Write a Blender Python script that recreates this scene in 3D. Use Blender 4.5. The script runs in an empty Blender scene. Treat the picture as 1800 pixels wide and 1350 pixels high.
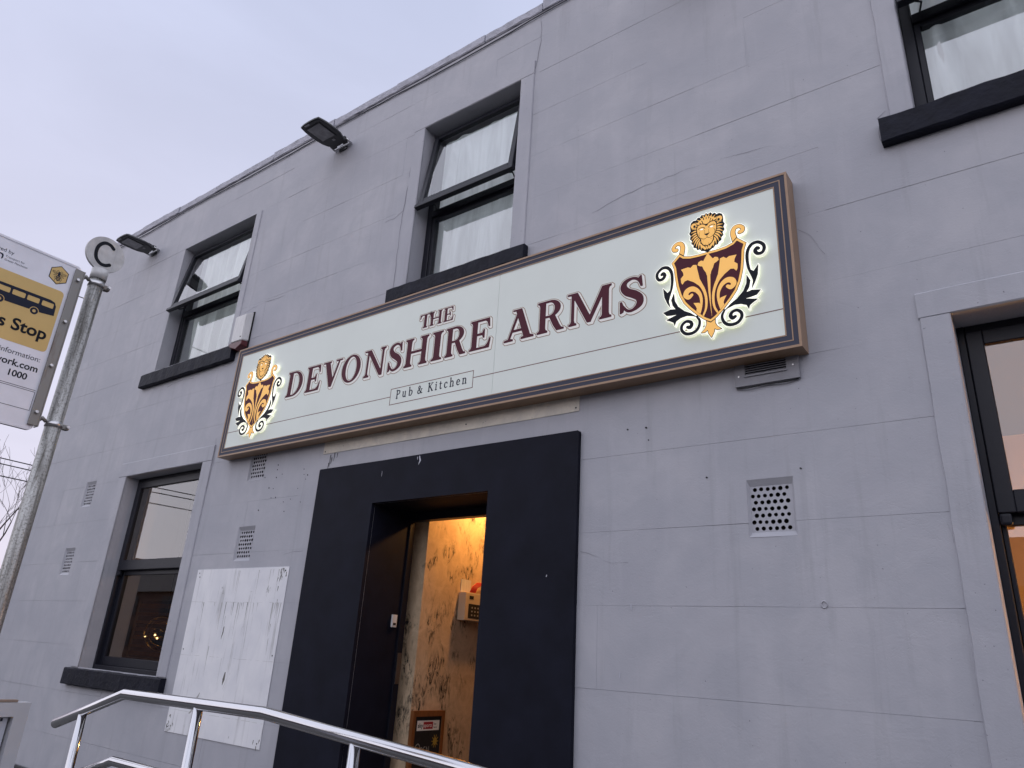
import bpy, bmesh, math, random
import numpy as np
from mathutils import Vector, Matrix
from mathutils.geometry import delaunay_2d_cdt
random.seed(7)
rng = np.random.default_rng(7)
sc = bpy.context.scene
col = sc.collection
R = math.radians

# ------------------------------------------------------------------ camera
cam_d = bpy.data.cameras.new('camera')
cam = bpy.data.objects.new('camera', cam_d)
col.objects.link(cam)
cam.location = (0.0, -3.8, 1.6)
cam.rotation_mode = 'XYZ'
cam.rotation_euler = (1.93832781, -0.05862921, 0.63021903)
cam_d.sensor_fit = 'HORIZONTAL'
cam_d.sensor_width = 36.0
cam_d.lens = 36.0 * 1260.0 / 1800.0
cam_d.clip_start = 0.05
cam_d.clip_end = 3000.0
sc.camera = cam

# ------------------------------------------------------------------ sky
SUN_EL, SUN_AZ = R(60), R(205)     # soft bright part of the overcast, behind and left of the viewer
w = bpy.data.worlds.new('World')
sc.world = w
w.use_nodes = True
nt = w.node_tree
nt.nodes.clear()
def N(tree, kind, **kw):
    n = tree.nodes.new(kind)
    for k, v in kw.items():
        if k == 'inp':
            for a, b in v.items():
                n.inputs[a].default_value = b
        else:
            setattr(n, k, v)
    return n
out = N(nt, 'ShaderNodeOutputWorld')
bg_sky = N(nt, 'ShaderNodeBackground', inp={'Strength': 0.08})
sky = N(nt, 'ShaderNodeTexSky', sky_type='NISHITA')
sky.sun_disc = False
sky.sun_elevation = R(8)
sky.sun_rotation = SUN_AZ
sky.air_density = 1.0
sky.dust_density = 2.0
bg_cloud = N(nt, 'ShaderNodeBackground', inp={'Strength': 1.0})
tc = N(nt, 'ShaderNodeTexCoord')
sep = N(nt, 'ShaderNodeSeparateXYZ')
nt.links.new(tc.outputs['Generated'], sep.inputs[0])
mp = N(nt, 'ShaderNodeMapping', inp={'Scale': (1.0, 1.0, 3.2)})
nt.links.new(tc.outputs['Generated'], mp.inputs[0])
nz = N(nt, 'ShaderNodeTexNoise', inp={'Scale': 2.1, 'Detail': 5.0, 'Roughness': 0.55, 'Distortion': 0.6})
nt.links.new(mp.outputs[0], nz.inputs['Vector'])
ramp = N(nt, 'ShaderNodeValToRGB')
ramp.color_ramp.elements[0].position = 0.0
ramp.color_ramp.elements[0].color = (0.70, 0.645, 0.755, 1)
e = ramp.color_ramp.elements.new(0.28); e.color = (0.645, 0.635, 0.775, 1)
ramp.color_ramp.elements[-1].position = 0.75
ramp.color_ramp.elements[-1].color = (0.515, 0.555, 0.735, 1)
nt.links.new(sep.outputs['Z'], ramp.inputs[0])
nr = N(nt, 'ShaderNodeMapRange', inp={1: 0.3, 2: 0.7, 3: 0.95, 4: 1.05})
nt.links.new(nz.outputs['Fac'], nr.inputs[0])
mul = N(nt, 'ShaderNodeMix', data_type='RGBA', blend_type='MULTIPLY', inp={0: 1.0})
nt.links.new(ramp.outputs[0], mul.inputs[6])
nt.links.new(nr.outputs[0], mul.inputs[7])
nt.links.new(mul.outputs[2], bg_cloud.inputs['Color'])
nt.links.new(sky.outputs[0], bg_sky.inputs['Color'])
mixw = N(nt, 'ShaderNodeMixShader', inp={0: 0.88})
nt.links.new(bg_sky.outputs[0], mixw.inputs[1])
nt.links.new(bg_cloud.outputs[0], mixw.inputs[2])
nt.links.new(mixw.outputs[0], out.inputs[0])

sun_d = bpy.data.lights.new('sun', 'SUN')
sun_d.energy = 1.5
sun_d.angle = R(165)
sun_d.color = (0.97, 0.965, 1.0)
sun = bpy.data.objects.new('sun', sun_d)
col.objects.link(sun)
sd = Vector((math.sin(R(-4)) * math.cos(SUN_EL), -math.cos(R(-4)) * math.cos(SUN_EL), math.sin(SUN_EL)))
sun.rotation_euler = sd.to_track_quat('Z', 'Y').to_euler()
sun.location = (-3, -8, 12)

vs = sc.view_settings
vs.view_transform = 'Standard'
vs.look = 'None'
vs.gamma = 1.0
vs.exposure = 0.36
vs.use_curve_mapping = False

# ------------------------------------------------------------------ materials
MATS = {}
def mat(name, base, rough=0.6, metal=0.0, spec=0.5, var=0.0, vscale=6.0, vvec=(1, 1, 1), bump=0.0, bscale=60.0, bdist=0.01,
        col2=None, rvar=0.0, emis=None, estr=0.0, coat=0.0):
    m = bpy.data.materials.new(name)
    m.use_nodes = True
    t = m.node_tree
    b = t.nodes['Principled BSDF']
    b.inputs['Base Color'].default_value = (*base, 1)
    b.inputs['Roughness'].default_value = rough
    b.inputs['Metallic'].default_value = metal
    b.inputs['Specular IOR Level'].default_value = spec
    b.inputs['Coat Weight'].default_value = coat
    if emis:
        b.inputs['Emission Color'].default_value = (*emis, 1)
        b.inputs['Emission Strength'].default_value = estr
    g = N(t, 'ShaderNodeNewGeometry')
    if var > 0 or col2 or rvar > 0:
        mp = N(t, 'ShaderNodeMapping', inp={'Scale': vvec})
        t.links.new(g.outputs['Position'], mp.inputs[0])
        n = N(t, 'ShaderNodeTexNoise', inp={'Scale': vscale, 'Detail': 5.0, 'Roughness': 0.6})
        t.links.new(mp.outputs[0], n.inputs['Vector'])
        if var > 0 or col2:
            r = N(t, 'ShaderNodeValToRGB')
            r.color_ramp.elements[0].position = 0.3
            r.color_ramp.elements[1].position = 0.7
            c2 = col2 or tuple(min(1, c * (1 + var)) for c in base)
            c1 = base if col2 else tuple(c * (1 - var) for c in base)
            r.color_ramp.elements[0].color = (*c1, 1)
            r.color_ramp.elements[1].color = (*c2, 1)
            t.links.new(n.outputs['Fac'], r.inputs[0])
            t.links.new(r.outputs[0], b.inputs['Base Color'])
        if rvar > 0:
            mr = N(t, 'ShaderNodeMapRange', inp={1: 0.3, 2: 0.7, 3: max(0, rough - rvar), 4: min(1, rough + rvar)})
            t.links.new(n.outputs['Fac'], mr.inputs[0])
            t.links.new(mr.outputs[0], b.inputs['Roughness'])
    if bump > 0:
        n2 = N(t, 'ShaderNodeTexNoise', inp={'Scale': bscale, 'Detail': 4.0, 'Roughness': 0.6})
        t.links.new(g.outputs['Position'], n2.inputs['Vector'])
        bp = N(t, 'ShaderNodeBump', inp={'Strength': bump, 'Distance': bdist})
        t.links.new(n2.outputs['Fac'], bp.inputs['Height'])
        t.links.new(bp.outputs[0], b.inputs['Normal'])
    MATS[name] = m
    return m

def nodes_of(m):
    return m.node_tree, m.node_tree.nodes['Principled BSDF']

def noise(t, vec, scale, detail=4.0, rough=0.55, dist=0.0, mapscale=None, loc=None):
    if mapscale:
        mp = N(t, 'ShaderNodeMapping', inp={'Scale': mapscale})
        if loc: mp.inputs['Location'].default_value = loc
        t.links.new(vec, mp.inputs[0]); vec = mp.outputs[0]
    n = N(t, 'ShaderNodeTexNoise', inp={'Scale': scale, 'Detail': detail, 'Roughness': rough, 'Distortion': dist})
    t.links.new(vec, n.inputs['Vector'])
    return n.outputs['Fac']
def rng_node(t, v, a, b, c, d):
    n = N(t, 'ShaderNodeMapRange', inp={1: a, 2: b, 3: c, 4: d})
    t.links.new(v, n.inputs[0]); return n.outputs[0]
def mixc(t, f, a, b, blend='MIX'):
    n = N(t, 'ShaderNodeMix', data_type='RGBA', blend_type=blend)
    for sock, v in ((0, f), (6, a), (7, b)):
        if isinstance(v, (int, float)): n.inputs[sock].default_value = v
        elif isinstance(v, tuple): n.inputs[sock].default_value = (*v, 1)
        else: t.links.new(v, n.inputs[sock])
    return n.outputs[2]
def mathn(t, op, a, b):
    n = N(t, 'ShaderNodeMath', operation=op)
    for i, v in enumerate((a, b)):
        if isinstance(v, (int, float)): n.inputs[i].default_value = v
        else: t.links.new(v, n.inputs[i])
    return n.outputs[0]

# painted render: lavender grey masonry paint with patchy coats, faint runs, pits and trowel relief
def make_wall(name, base):
    m = mat(name, base, rough=0.62, spec=0.35)
    t, b = nodes_of(m)
    g = N(t, 'ShaderNodeNewGeometry').outputs['Position']
    big = noise(t, g, 0.9, 4, 0.6, 0.8)
    patch = noise(t, g, 3.1, 5, 0.6, 0.4)
    run = noise(t, g, 6.0, 4, 0.65, 0.0, (1.0, 1.0, 0.12))
    c = mixc(t, rng_node(t, big, 0.35, 0.65, 0.0, 1.0), tuple(x * 0.91 for x in base), (base[0] * 1.08, base[1] * 1.07, base[2] * 1.04))
    c = mixc(t, rng_node(t, patch, 0.40, 0.62, 0.0, 0.6), c, (base[0] * 0.88, base[1] * 0.89, base[2] * 0.89))
    c = mixc(t, rng_node(t, run, 0.54, 0.74, 0.0, 0.35), c, (base[0] * 1.16, base[1] * 1.15, base[2] * 1.12))
    run2 = noise(t, g, 9.0, 4, 0.7, 0.0, (1.0, 1.0, 0.07), (4, 2, 1))
    c = mixc(t, rng_node(t, run2, 0.56, 0.72, 0.0, 0.42), c, (base[0] * 0.72, base[1] * 0.72, base[2] * 0.70))
    speck = noise(t, g, 55.0, 2, 0.5)
    c = mixc(t, rng_node(t, speck, 0.735, 0.76, 0.0, 0.6), c, (0.06, 0.06, 0.07))
    t.links.new(c, b.inputs['Base Color'])
    trowel = noise(t, g, 6.0, 5, 0.62, 0.5, (1.0, 1.0, 1.25))
    crack = noise(t, g, 2.3, 6, 0.62, 1.4)
    ridge = mathn(t, 'ABSOLUTE', mathn(t, 'SUBTRACT', crack, 0.5), 0.0)
    ridge = rng_node(t, ridge, 0.0, 0.006, 0.0, 1.0)
    fine = noise(t, g, 90.0, 3, 0.6)
    hgt = mathn(t, 'ADD', mathn(t, 'MULTIPLY', trowel, 1.0), mathn(t, 'MULTIPLY', fine, 0.26))
    hgt = mathn(t, 'ADD', hgt, mathn(t, 'MULTIPLY', ridge, 0.12))
    bp = N(t, 'ShaderNodeBump', inp={'Strength': 0.4, 'Distance': 0.007})
    t.links.new(hgt, bp.inputs['Height'])
    t.links.new(bp.outputs[0], b.inputs['Normal'])
    return m
WALL = (0.400, 0.404, 0.448)
M_wall = make_wall('wall_paint', WALL)
M_joint = mat('joint_paint', (0.33, 0.335, 0.375), 0.8)
M_navy = mat('navy_masonry_paint', (0.0075, 0.0085, 0.0165), 0.62, spec=0.12, var=0.25, vscale=4, bump=0.15, bscale=30, bdist=0.005)
M_frame = mat('window_frame_paint', (0.010, 0.011, 0.018), 0.42, spec=0.3, bump=0.1, bscale=30)
M_sill = mat('sill_paint', (0.0085, 0.0095, 0.0175), 0.6, spec=0.15, var=0.3, vscale=9, bump=0.6, bscale=22, bdist=0.012)
M_dark = mat('void_black', (0.006, 0.006, 0.008), 0.9)
M_coping = mat('coping_stone', (0.37, 0.375, 0.43), 0.75, var=0.2, vscale=7, bump=0.7, bscale=25, bdist=0.02)
M_copper = mat('bronze_trim', (0.30, 0.195, 0.125), 0.45, metal=0.15, var=0.08, vscale=8)
M_slate = mat('slate_trim', (0.058, 0.062, 0.088), 0.55, spec=0.12)
M_panel = mat('sign_panel', (0.725, 0.775, 0.72), 0.5, spec=0.3, var=0.025, vscale=2.0)
M_maroon = mat('maroon_print', (0.082, 0.019, 0.031), 0.55, spec=0.12)
M_cream = mat('cream_print', (0.86, 0.84, 0.78), 0.5)
M_bronze = mat('bronze_print', (0.33, 0.24, 0.165), 0.5)
M_lineb = mat('line_print', (0.17, 0.095, 0.075), 0.5)
M_blackp = mat('black_print', (0.010, 0.012, 0.018), 0.55, spec=0.12)
M_navyp = mat('navy_print', (0.018, 0.022, 0.04), 0.55, spec=0.12)
M_orange = mat('amber_print', (0.83, 0.46, 0.12), 0.45, spec=0.2, emis=(1.0, 0.56, 0.16), estr=0.28)
M_glow = mat('lit_acrylic', (0.9, 0.9, 0.85), 0.4, emis=(1.0, 0.985, 0.80), estr=0.44)
M_steel = mat('stainless_steel', (0.52, 0.52, 0.54), 0.11, metal=1.0, rvar=0.04, vscale=40, vvec=(1, 1, 1), bump=0.03, bscale=150, bdist=0.002)
M_zinc = mat('zinc_plate', (0.55, 0.55, 0.56), 0.35, metal=1.0)
M_flood = mat('floodlight_black', (0.010, 0.011, 0.014), 0.38, bump=0.1, bscale=80, bdist=0.002)
M_lens = mat('floodlight_lens', (0.20, 0.20, 0.21), 0.12, var=0.25, vscale=14)
M_white = mat('white_plastic', (0.62, 0.62, 0.62), 0.5, var=0.1, vscale=18, vvec=(2, 2, 0.4))
M_red = mat('red_lens', (0.085, 0.012, 0.016), 0.25)
M_cover = mat('grey_vent_paint', (0.22, 0.22, 0.245), 0.5, var=0.1, vscale=12)
M_plinth = mat('black_plinth', (0.02, 0.02, 0.024), 0.7, bump=0.4)
M_ground = mat('pavement_concrete', (0.085, 0.083, 0.08), 0.9, var=0.25, vscale=2.0, bump=0.4)
M_road = mat('asphalt', (0.04, 0.04, 0.042), 0.9, var=0.2, vscale=20, bump=0.5)
M_wood = mat('frame_wood', (0.24, 0.085, 0.025), 0.5, var=0.3, vscale=20, vvec=(1, 1, 0.15))
M_chalk = mat('blackboard', (0.012, 0.010, 0.010), 0.8, var=0.4, vscale=20)
M_chalkw = mat('chalk_white', (0.35, 0.33, 0.30), 0.9)
M_chalky = mat('chalk_yellow', (0.38, 0.24, 0.03), 0.9)
M_redp = mat('red_print', (0.38, 0.02, 0.03), 0.5)
M_flag = mat('flag_white', (0.70, 0.70, 0.76), 0.4, var=0.07, vscale=9)
M_yellow = mat('flag_yellow', (0.60, 0.42, 0.165), 0.5, spec=0.25, var=0.06, vscale=6)
M_disc = mat('disc_white', (0.46, 0.46, 0.46), 0.45, var=0.16, vscale=26)
M_case = mat('case_grey', (0.38, 0.385, 0.41), 0.5, var=0.05)
M_poster = mat('poster_paper', (0.42, 0.43, 0.48), 0.35)
M_brown = mat('brown_strip', (0.19, 0.14, 0.11), 0.7)
M_bark = mat('bark', (0.06, 0.048, 0.045), 0.9)
M_wire = mat('wire_black', (0.015, 0.015, 0.017), 0.7)
M_cable = mat('wall_cable', (0.07, 0.07, 0.085), 0.6)
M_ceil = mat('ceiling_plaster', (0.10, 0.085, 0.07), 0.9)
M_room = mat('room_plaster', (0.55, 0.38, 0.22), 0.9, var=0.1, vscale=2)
M_panelw = mat('dark_panelling', (0.055, 0.036, 0.024), 0.5, var=0.3, vscale=6, vvec=(1, 1, 8))
M_floorw = mat('timber_floor', (0.10, 0.06, 0.035), 0.4, var=0.2, vscale=8)
M_gold = mat('brass_ring', (0.75, 0.55, 0.30), 0.2, metal=1.0)
M_bulb = mat('lit_bulb', (1, 0.8, 0.5), 0.4, emis=(1.0, 0.55, 0.18), estr=14.0)
M_bulb2 = mat('dim_bulb', (1, 0.8, 0.5), 0.4, emis=(1.0, 0.6, 0.25), estr=3.0)
M_bulb3 = mat('fill_bulb', (1, 1, 1), 0.4, emis=(0.9, 0.95, 1.0), estr=8.0)  # only for the fill lights added behind the upper curtains
M_lightroom = mat('pale_room_paint', (0.60, 0.62, 0.65), 0.9)
M_greyfr = mat('grey_picture_frame', (0.30, 0.30, 0.31), 0.5)
M_slat = mat('warm_slat', (0.42, 0.17, 0.05), 0.5, var=0.3, vscale=10)

# galvanised pole: mottled spangle with dark weather runs
M_galv = mat('galvanised_steel', (0.30, 0.30, 0.29), 0.48, metal=0.7)
t, b = nodes_of(M_galv)
g = N(t, 'ShaderNodeNewGeometry').outputs['Position']
c = mixc(t, rng_node(t, noise(t, g, 120, 4, 0.65), 0.48, 0.66, 0, 0.8), (0.42, 0.42, 0.41), (0.15, 0.145, 0.135))
c = mixc(t, rng_node(t, noise(t, g, 26, 5, 0.7, 0.4, (1, 1, 0.06)), 0.44, 0.62, 0, 0.9), c, (0.065, 0.058, 0.048))
t.links.new(c, b.inputs['Base Color'])
M_rail = mat('rusty_rail', (0.20, 0.195, 0.185), 0.5, metal=0.6)
t, b = nodes_of(M_rail)
g = N(t, 'ShaderNodeNewGeometry').outputs['Position']
c = mixc(t, rng_node(t, noise(t, g, 14, 5, 0.7, 0.3, (1, 1, 0.3)), 0.50, 0.68, 0, 0.8), (0.22, 0.215, 0.205), (0.10, 0.055, 0.03))
t.links.new(c, b.inputs['Base Color'])

# hall plaster: cream with black distressed scuffs
M_hall = mat('hall_plaster', (0.62, 0.50, 0.36), 0.75)
t, b = nodes_of(M_hall)
g = N(t, 'ShaderNodeNewGeometry').outputs['Position']
mask = rng_node(t, noise(t, g, 4.2, 3, 0.55, 0.6, (1, 1.25, 0.75), (3.1, 0.4, 1.7)), 0.47, 0.58, 0, 1)
scr = rng_node(t, noise(t, g, 24, 6, 0.75, 1.3, (1, 1.2, 0.42)), 0.47, 0.60, 0, 1)
scr2 = rng_node(t, noise(t, g, 30, 4, 0.7, 2.5, (1, 1.0, 0.6)), 0.66, 0.71, 0, 0.6)
c = mixc(t, rng_node(t, noise(t, g, 7, 5, 0.7, 1.0), 0.35, 0.65, 0, 1), (0.70, 0.53, 0.35), (0.54, 0.39, 0.25))
c = mixc(t, mathn(t, 'MULTIPLY', mask, scr), c, (0.018, 0.015, 0.014))
c = mixc(t, mathn(t, 'MULTIPLY', scr2, 0.55), c, (0.06, 0.045, 0.035))
t.links.new(c, b.inputs['Base Color'])

# weathered white board
M_board = mat('weathered_white_board', (0.70, 0.70, 0.74), 0.65)
t, b = nodes_of(M_board)
g = N(t, 'ShaderNodeNewGeometry').outputs['Position']
c = mixc(t, rng_node(t, noise(t, g, 3, 4, 0.6, 0.4), 0.35, 0.65, 0, 1), (0.69, 0.695, 0.73), (0.79, 0.79, 0.81))
runm = rng_node(t, noise(t, g, 2.0, 3, 0.6, 0.5), 0.44, 0.62, 0, 1)
runs = rng_node(t, noise(t, g, 20, 5, 0.7, 0.3, (1, 1, 0.07)), 0.54, 0.70, 0, 0.6)
c = mixc(t, mathn(t, 'MULTIPLY', runm, runs), c, (0.20, 0.195, 0.18))
stain = rng_node(t, noise(t, g, 5.2, 5, 0.7, 0.9, (1, 1, 0.45), (1.3, 0, 7.7)), 0.67, 0.74, 0, 0.9)
c = mixc(t, stain, c, (0.07, 0.068, 0.06))
t.links.new(c, b.inputs['Base Color'])
bp = N(t, 'ShaderNodeBump', inp={'Strength': 0.35, 'Distance': 0.004})
t.links.new(noise(t, g, 60, 4, 0.6, 0, (1, 1, 0.12)), bp.inputs['Height'])
t.links.new(bp.outputs[0], b.inputs['Normal'])
M_strip = mat('cream_old_paint', (0.56, 0.52, 0.45), 0.7)
t, b = nodes_of(M_strip)
g = N(t, 'ShaderNodeNewGeometry').outputs['Position']
c = mixc(t, rng_node(t, noise(t, g, 5, 5, 0.7, 0.6), 0.40, 0.62, 0, 1), (0.70, 0.645, 0.55), (0.58, 0.54, 0.48))
c = mixc(t, rng_node(t, noise(t, g, 14, 5, 0.75, 1.0), 0.64, 0.68, 0, 0.8), c, (0.10, 0.095, 0.09))
t.links.new(c, b.inputs['Base Color'])

# net curtain
def cloth(name, c, trans=0.35):
    m = bpy.data.materials.new(name); m.use_nodes = True
    t = m.node_tree; t.nodes.clear()
    o = N(t, 'ShaderNodeOutputMaterial')
    d = N(t, 'ShaderNodeBsdfDiffuse', inp={'Color': (*c, 1)})
    tr = N(t, 'ShaderNodeBsdfTranslucent', inp={'Color': (*c, 1)})
    g = N(t, 'ShaderNodeNewGeometry').outputs['Position']
    fold_tone = mixc(t, rng_node(t, noise(t, g, 7.0, 3, 0.55, 0.5, (1.0, 1.0, 0.16)), 0.36, 0.64, 0, 1), tuple(q * 0.70 for q in c), c)  # fold shading put into the cloth colour as upright darker bands
    t.links.new(fold_tone, d.inputs['Color']); t.links.new(fold_tone, tr.inputs['Color'])
    mx = N(t, 'ShaderNodeMixShader', inp={0: trans})
    t.links.new(d.outputs[0], mx.inputs[1]); t.links.new(tr.outputs[0], mx.inputs[2])
    t.links.new(mx.outputs[0], o.inputs[0])
    return m
M_net = cloth('net_curtain', (0.93, 0.95, 0.96), 0.45)
M_sheet = cloth('white_sheet', (0.91, 0.93, 0.97), 0.40)

# window glass: mirror-like share by angle over clear
def glass(name, ior):
    m = bpy.data.materials.new(name); m.use_nodes = True
    t = m.node_tree; t.nodes.clear()
    o = N(t, 'ShaderNodeOutputMaterial')
    f = N(t, 'ShaderNodeFresnel', inp={'IOR': ior})
    tr = N(t, 'ShaderNodeBsdfTransparent', inp={'Color': (0.96, 0.975, 0.97, 1)})
    gl = N(t, 'ShaderNodeBsdfGlossy', inp={'Color': (1, 1, 1, 1), 'Roughness': 0.0})
    mx = N(t, 'ShaderNodeMixShader')
    t.links.new(f.outputs[0], mx.inputs[0]); t.links.new(tr.outputs[0], mx.inputs[1]); t.links.new(gl.outputs[0], mx.inputs[2])
    t.links.new(mx.outputs[0], o.inputs[0])
    return m
M_glass = glass('window_glass', 2.6)
M_glass2 = glass('coated_window_glass', 2.4)
M_glassback = bpy.data.materials.new('glass_inner_face'); M_glassback.use_nodes = True
t = M_glassback.node_tree; t.nodes.clear()
o_ = N(t, 'ShaderNodeOutputMaterial'); tr_ = N(t, 'ShaderNodeBsdfTransparent', inp={'Color': (0.98, 0.99, 0.99, 1)})
t.links.new(tr_.outputs[0], o_.inputs[0])

# ------------------------------------------------------------------ object helpers
WLOC = {}
def wloc(o):
    return WLOC.get(o.name, Vector((0, 0, 0))) if o else Vector((0, 0, 0))
def tag(o, label=None, cat=None, group=None, kind=None):
    if label: o['label'] = label
    if cat: o['category'] = cat
    if group: o['group'] = group
    if kind: o['kind'] = kind
    return o
def empty(name, loc, parent=None):
    o = bpy.data.objects.new(name, None)
    o.empty_display_size = 0.1
    col.objects.link(o)
    loc = Vector(loc)
    o.parent = parent
    o.location = loc - wloc(parent)
    WLOC[o.name] = loc
    return o
def obj(name, verts, faces, m, parent=None, smooth=False, mi=None, mats=None):
    V = [Vector(v) for v in verts]
    lo = Vector((min(v.x for v in V), min(v.y for v in V), min(v.z for v in V)))
    hi = Vector((max(v.x for v in V), max(v.y for v in V), max(v.z for v in V)))
    c = (lo + hi) / 2; c.z = lo.z
    me = bpy.data.meshes.new(name)
    me.from_pydata([v - c for v in V], [], faces)
    for mm in (mats or [m]): me.materials.append(mm)
    if mi: me.polygons.foreach_set('material_index', mi)
    if smooth: me.polygons.foreach_set('use_smooth', [True] * len(me.polygons))
    me.update()
    o = bpy.data.objects.new(name, me)
    col.objects.link(o)
    o.parent = parent
    o.location = c - wloc(parent)
    WLOC[o.name] = c
    return o
def from_bm(name, bm, m, parent=None, smooth=False):
    bmesh.ops.recalc_face_normals(bm, faces=bm.faces)
    bm.verts.index_update()
    v = [tuple(x.co) for x in bm.verts]
    f = [[q.index for q in fc.verts] for fc in bm.faces]
    bm.free()
    return obj(name, v, f, m, parent, smooth)
def bm_box(bm, x0, x1, y0, y1, z0, z1):
    vs_ = [bm.verts.new(p) for p in ((x0,y0,z0),(x1,y0,z0),(x1,y1,z0),(x0,y1,z0),(x0,y0,z1),(x1,y0,z1),(x1,y1,z1),(x0,y1,z1))]
    fs = []
    for q in ((0,3,2,1),(4,5,6,7),(0,1,5,4),(1,2,6,5),(2,3,7,6),(3,0,4,7)):
        fs.append(bm.faces.new([vs_[i] for i in q]))
    return vs_, fs
def box(name, x0, x1, y0, y1, z0, z1, m, parent=None, bev=0.0, jit=0.0, rot=None):
    bm = bmesh.new()
    bm_box(bm, x0, x1, y0, y1, z0, z1)
    if bev > 0:
        bmesh.ops.bevel(bm, geom=list(bm.edges), offset=bev, segments=2, profile=0.6, affect='EDGES')
    if jit > 0:
        for v in bm.verts:
            v.co += Vector((random.uniform(-jit, jit), random.uniform(-jit, jit), random.uniform(-jit, jit)))
    if rot:                                       # (pivot, matrix)
        for v in bm.verts: v.co = rot[1] @ (v.co - rot[0]) + rot[0]
    return from_bm(name, bm, m, parent)
def rough_bar(name, x0, x1, y0, y1, z0, z1, m, parent, n=14, jit=0.004, bev=0.008):
    """a stone or timber bar along X with worn, uneven edges"""
    verts, faces = [], []
    prof = [(y0 + bev, z0), (y1, z0), (y1, z1), (y0 + bev, z1), (y0, z1 - bev), (y0, z0 + bev)]
    k = len(prof)
    for i in range(n + 1):
        x = x0 + (x1 - x0) * i / n
        for (y, z) in prof:
            verts.append((x, y + random.uniform(-jit, jit) * (y < y1), z + random.uniform(-jit, jit)))
    for i in range(n):
        for j in range(k):
            a, b_ = i * k + j, i * k + (j + 1) % k
            faces.append((a, b_, b_ + k, a + k))
    faces.append(tuple(range(k))[::-1]); faces.append(tuple(n * k + j for j in range(k)))
    o = obj(name, verts, faces, m, parent)
    bm = bmesh.new(); bm.from_mesh(o.data); bmesh.ops.recalc_face_normals(bm, faces=bm.faces); bm.to_mesh(o.data); bm.free()
    return o
def tube(name, pts, r, m, parent=None, seg=12, caps=True, dome=False):
    """round tube along a polyline with mitred bends; r may be one number or one per point"""
    P = [Vector(p) for p in pts]
    rad = r if isinstance(r, (list, tuple)) else [r] * len(P)
    verts, faces = [], []
    d0 = (P[1] - P[0]).normalized()
    up = Vector((0, 0, 1)) if abs(d0.z) < 0.9 else Vector((0, 1, 0))
    u = d0.cross(up).normalized(); v = u.cross(d0).normalized()
    rings = []
    for i, p in enumerate(P):
        if i == 0: d = (P[1] - P[0]).normalized(); di = d; scale = 1
        elif i == len(P) - 1: d = (P[-1] - P[-2]).normalized(); di = d; scale = 1
        else:
            a = (P[i] - P[i - 1]).normalized(); b_ = (P[i + 1] - P[i]).normalized()
            d = (a + b_).normalized(); di = a
        ring = []
        for k in range(seg):
            an = 2 * math.pi * k / seg
            off = (u * math.cos(an) + v * math.sin(an)) * rad[i]
            if 0 < i < len(P) - 1:
                dd = di.dot(d)
                tt = -off.dot(d) / dd if abs(dd) > 1e-4 else 0
                q = p + off + di * tt
            else:
                q = p + off
            ring.append(len(verts)); verts.append(q)
        rings.append(ring)
        if i < len(P) - 1 and i > 0:
            nd = (P[i + 1] - P[i]).normalized()
            rot = di.rotation_difference(nd)
            u = rot @ u; v = rot @ v
    for a, b_ in zip(rings, rings[1:]):
        for k in range(seg):
            faces.append((a[k], a[(k + 1) % seg], b_[(k + 1) % seg], b_[k]))
    if caps:
        for ring, p, d, rr in ((rings[0], P[0], -(P[1] - P[0]).normalized(), rad[0]), (rings[-1], P[-1], (P[-1] - P[-2]).normalized(), rad[-1])):
            if dome:
                prev = ring
                for s in (0.4, 0.75):
                    nr_ = []
                    for k in ring:
                        q = p + (Vector(verts[k]) - p) * math.sqrt(1 - s * s) + d * rr * s * 0.55
                        nr_.append(len(verts)); verts.append(q)
                    for k in range(seg):
                        faces.append((prev[k], prev[(k + 1) % seg], nr_[(k + 1) % seg], nr_[k]))
                    prev = nr_
                faces.append(tuple(prev))
            else:
                faces.append(tuple(ring))
    o = obj(name, verts, faces, m, parent)
    bm = bmesh.new(); bm.from_mesh(o.data); bmesh.ops.recalc_face_normals(bm, faces=bm.faces); bm.to_mesh(o.data); bm.free()
    for p in o.data.polygons: p.use_smooth = len(p.vertices) == 4
    return o
def dup(src, dloc, parent=None):
    c = src.copy(); col.objects.link(c)
    for k in list(c.keys()):
        if k in ('label', 'group', 'category', 'kind'): pass
    c.parent = parent
    c.location = src.location + Vector(dloc) if parent is None else src.location
    for ch in [o for o in bpy.data.objects if o.parent == src]:
        dup(ch, (0, 0, 0), c)
    return c

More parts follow.
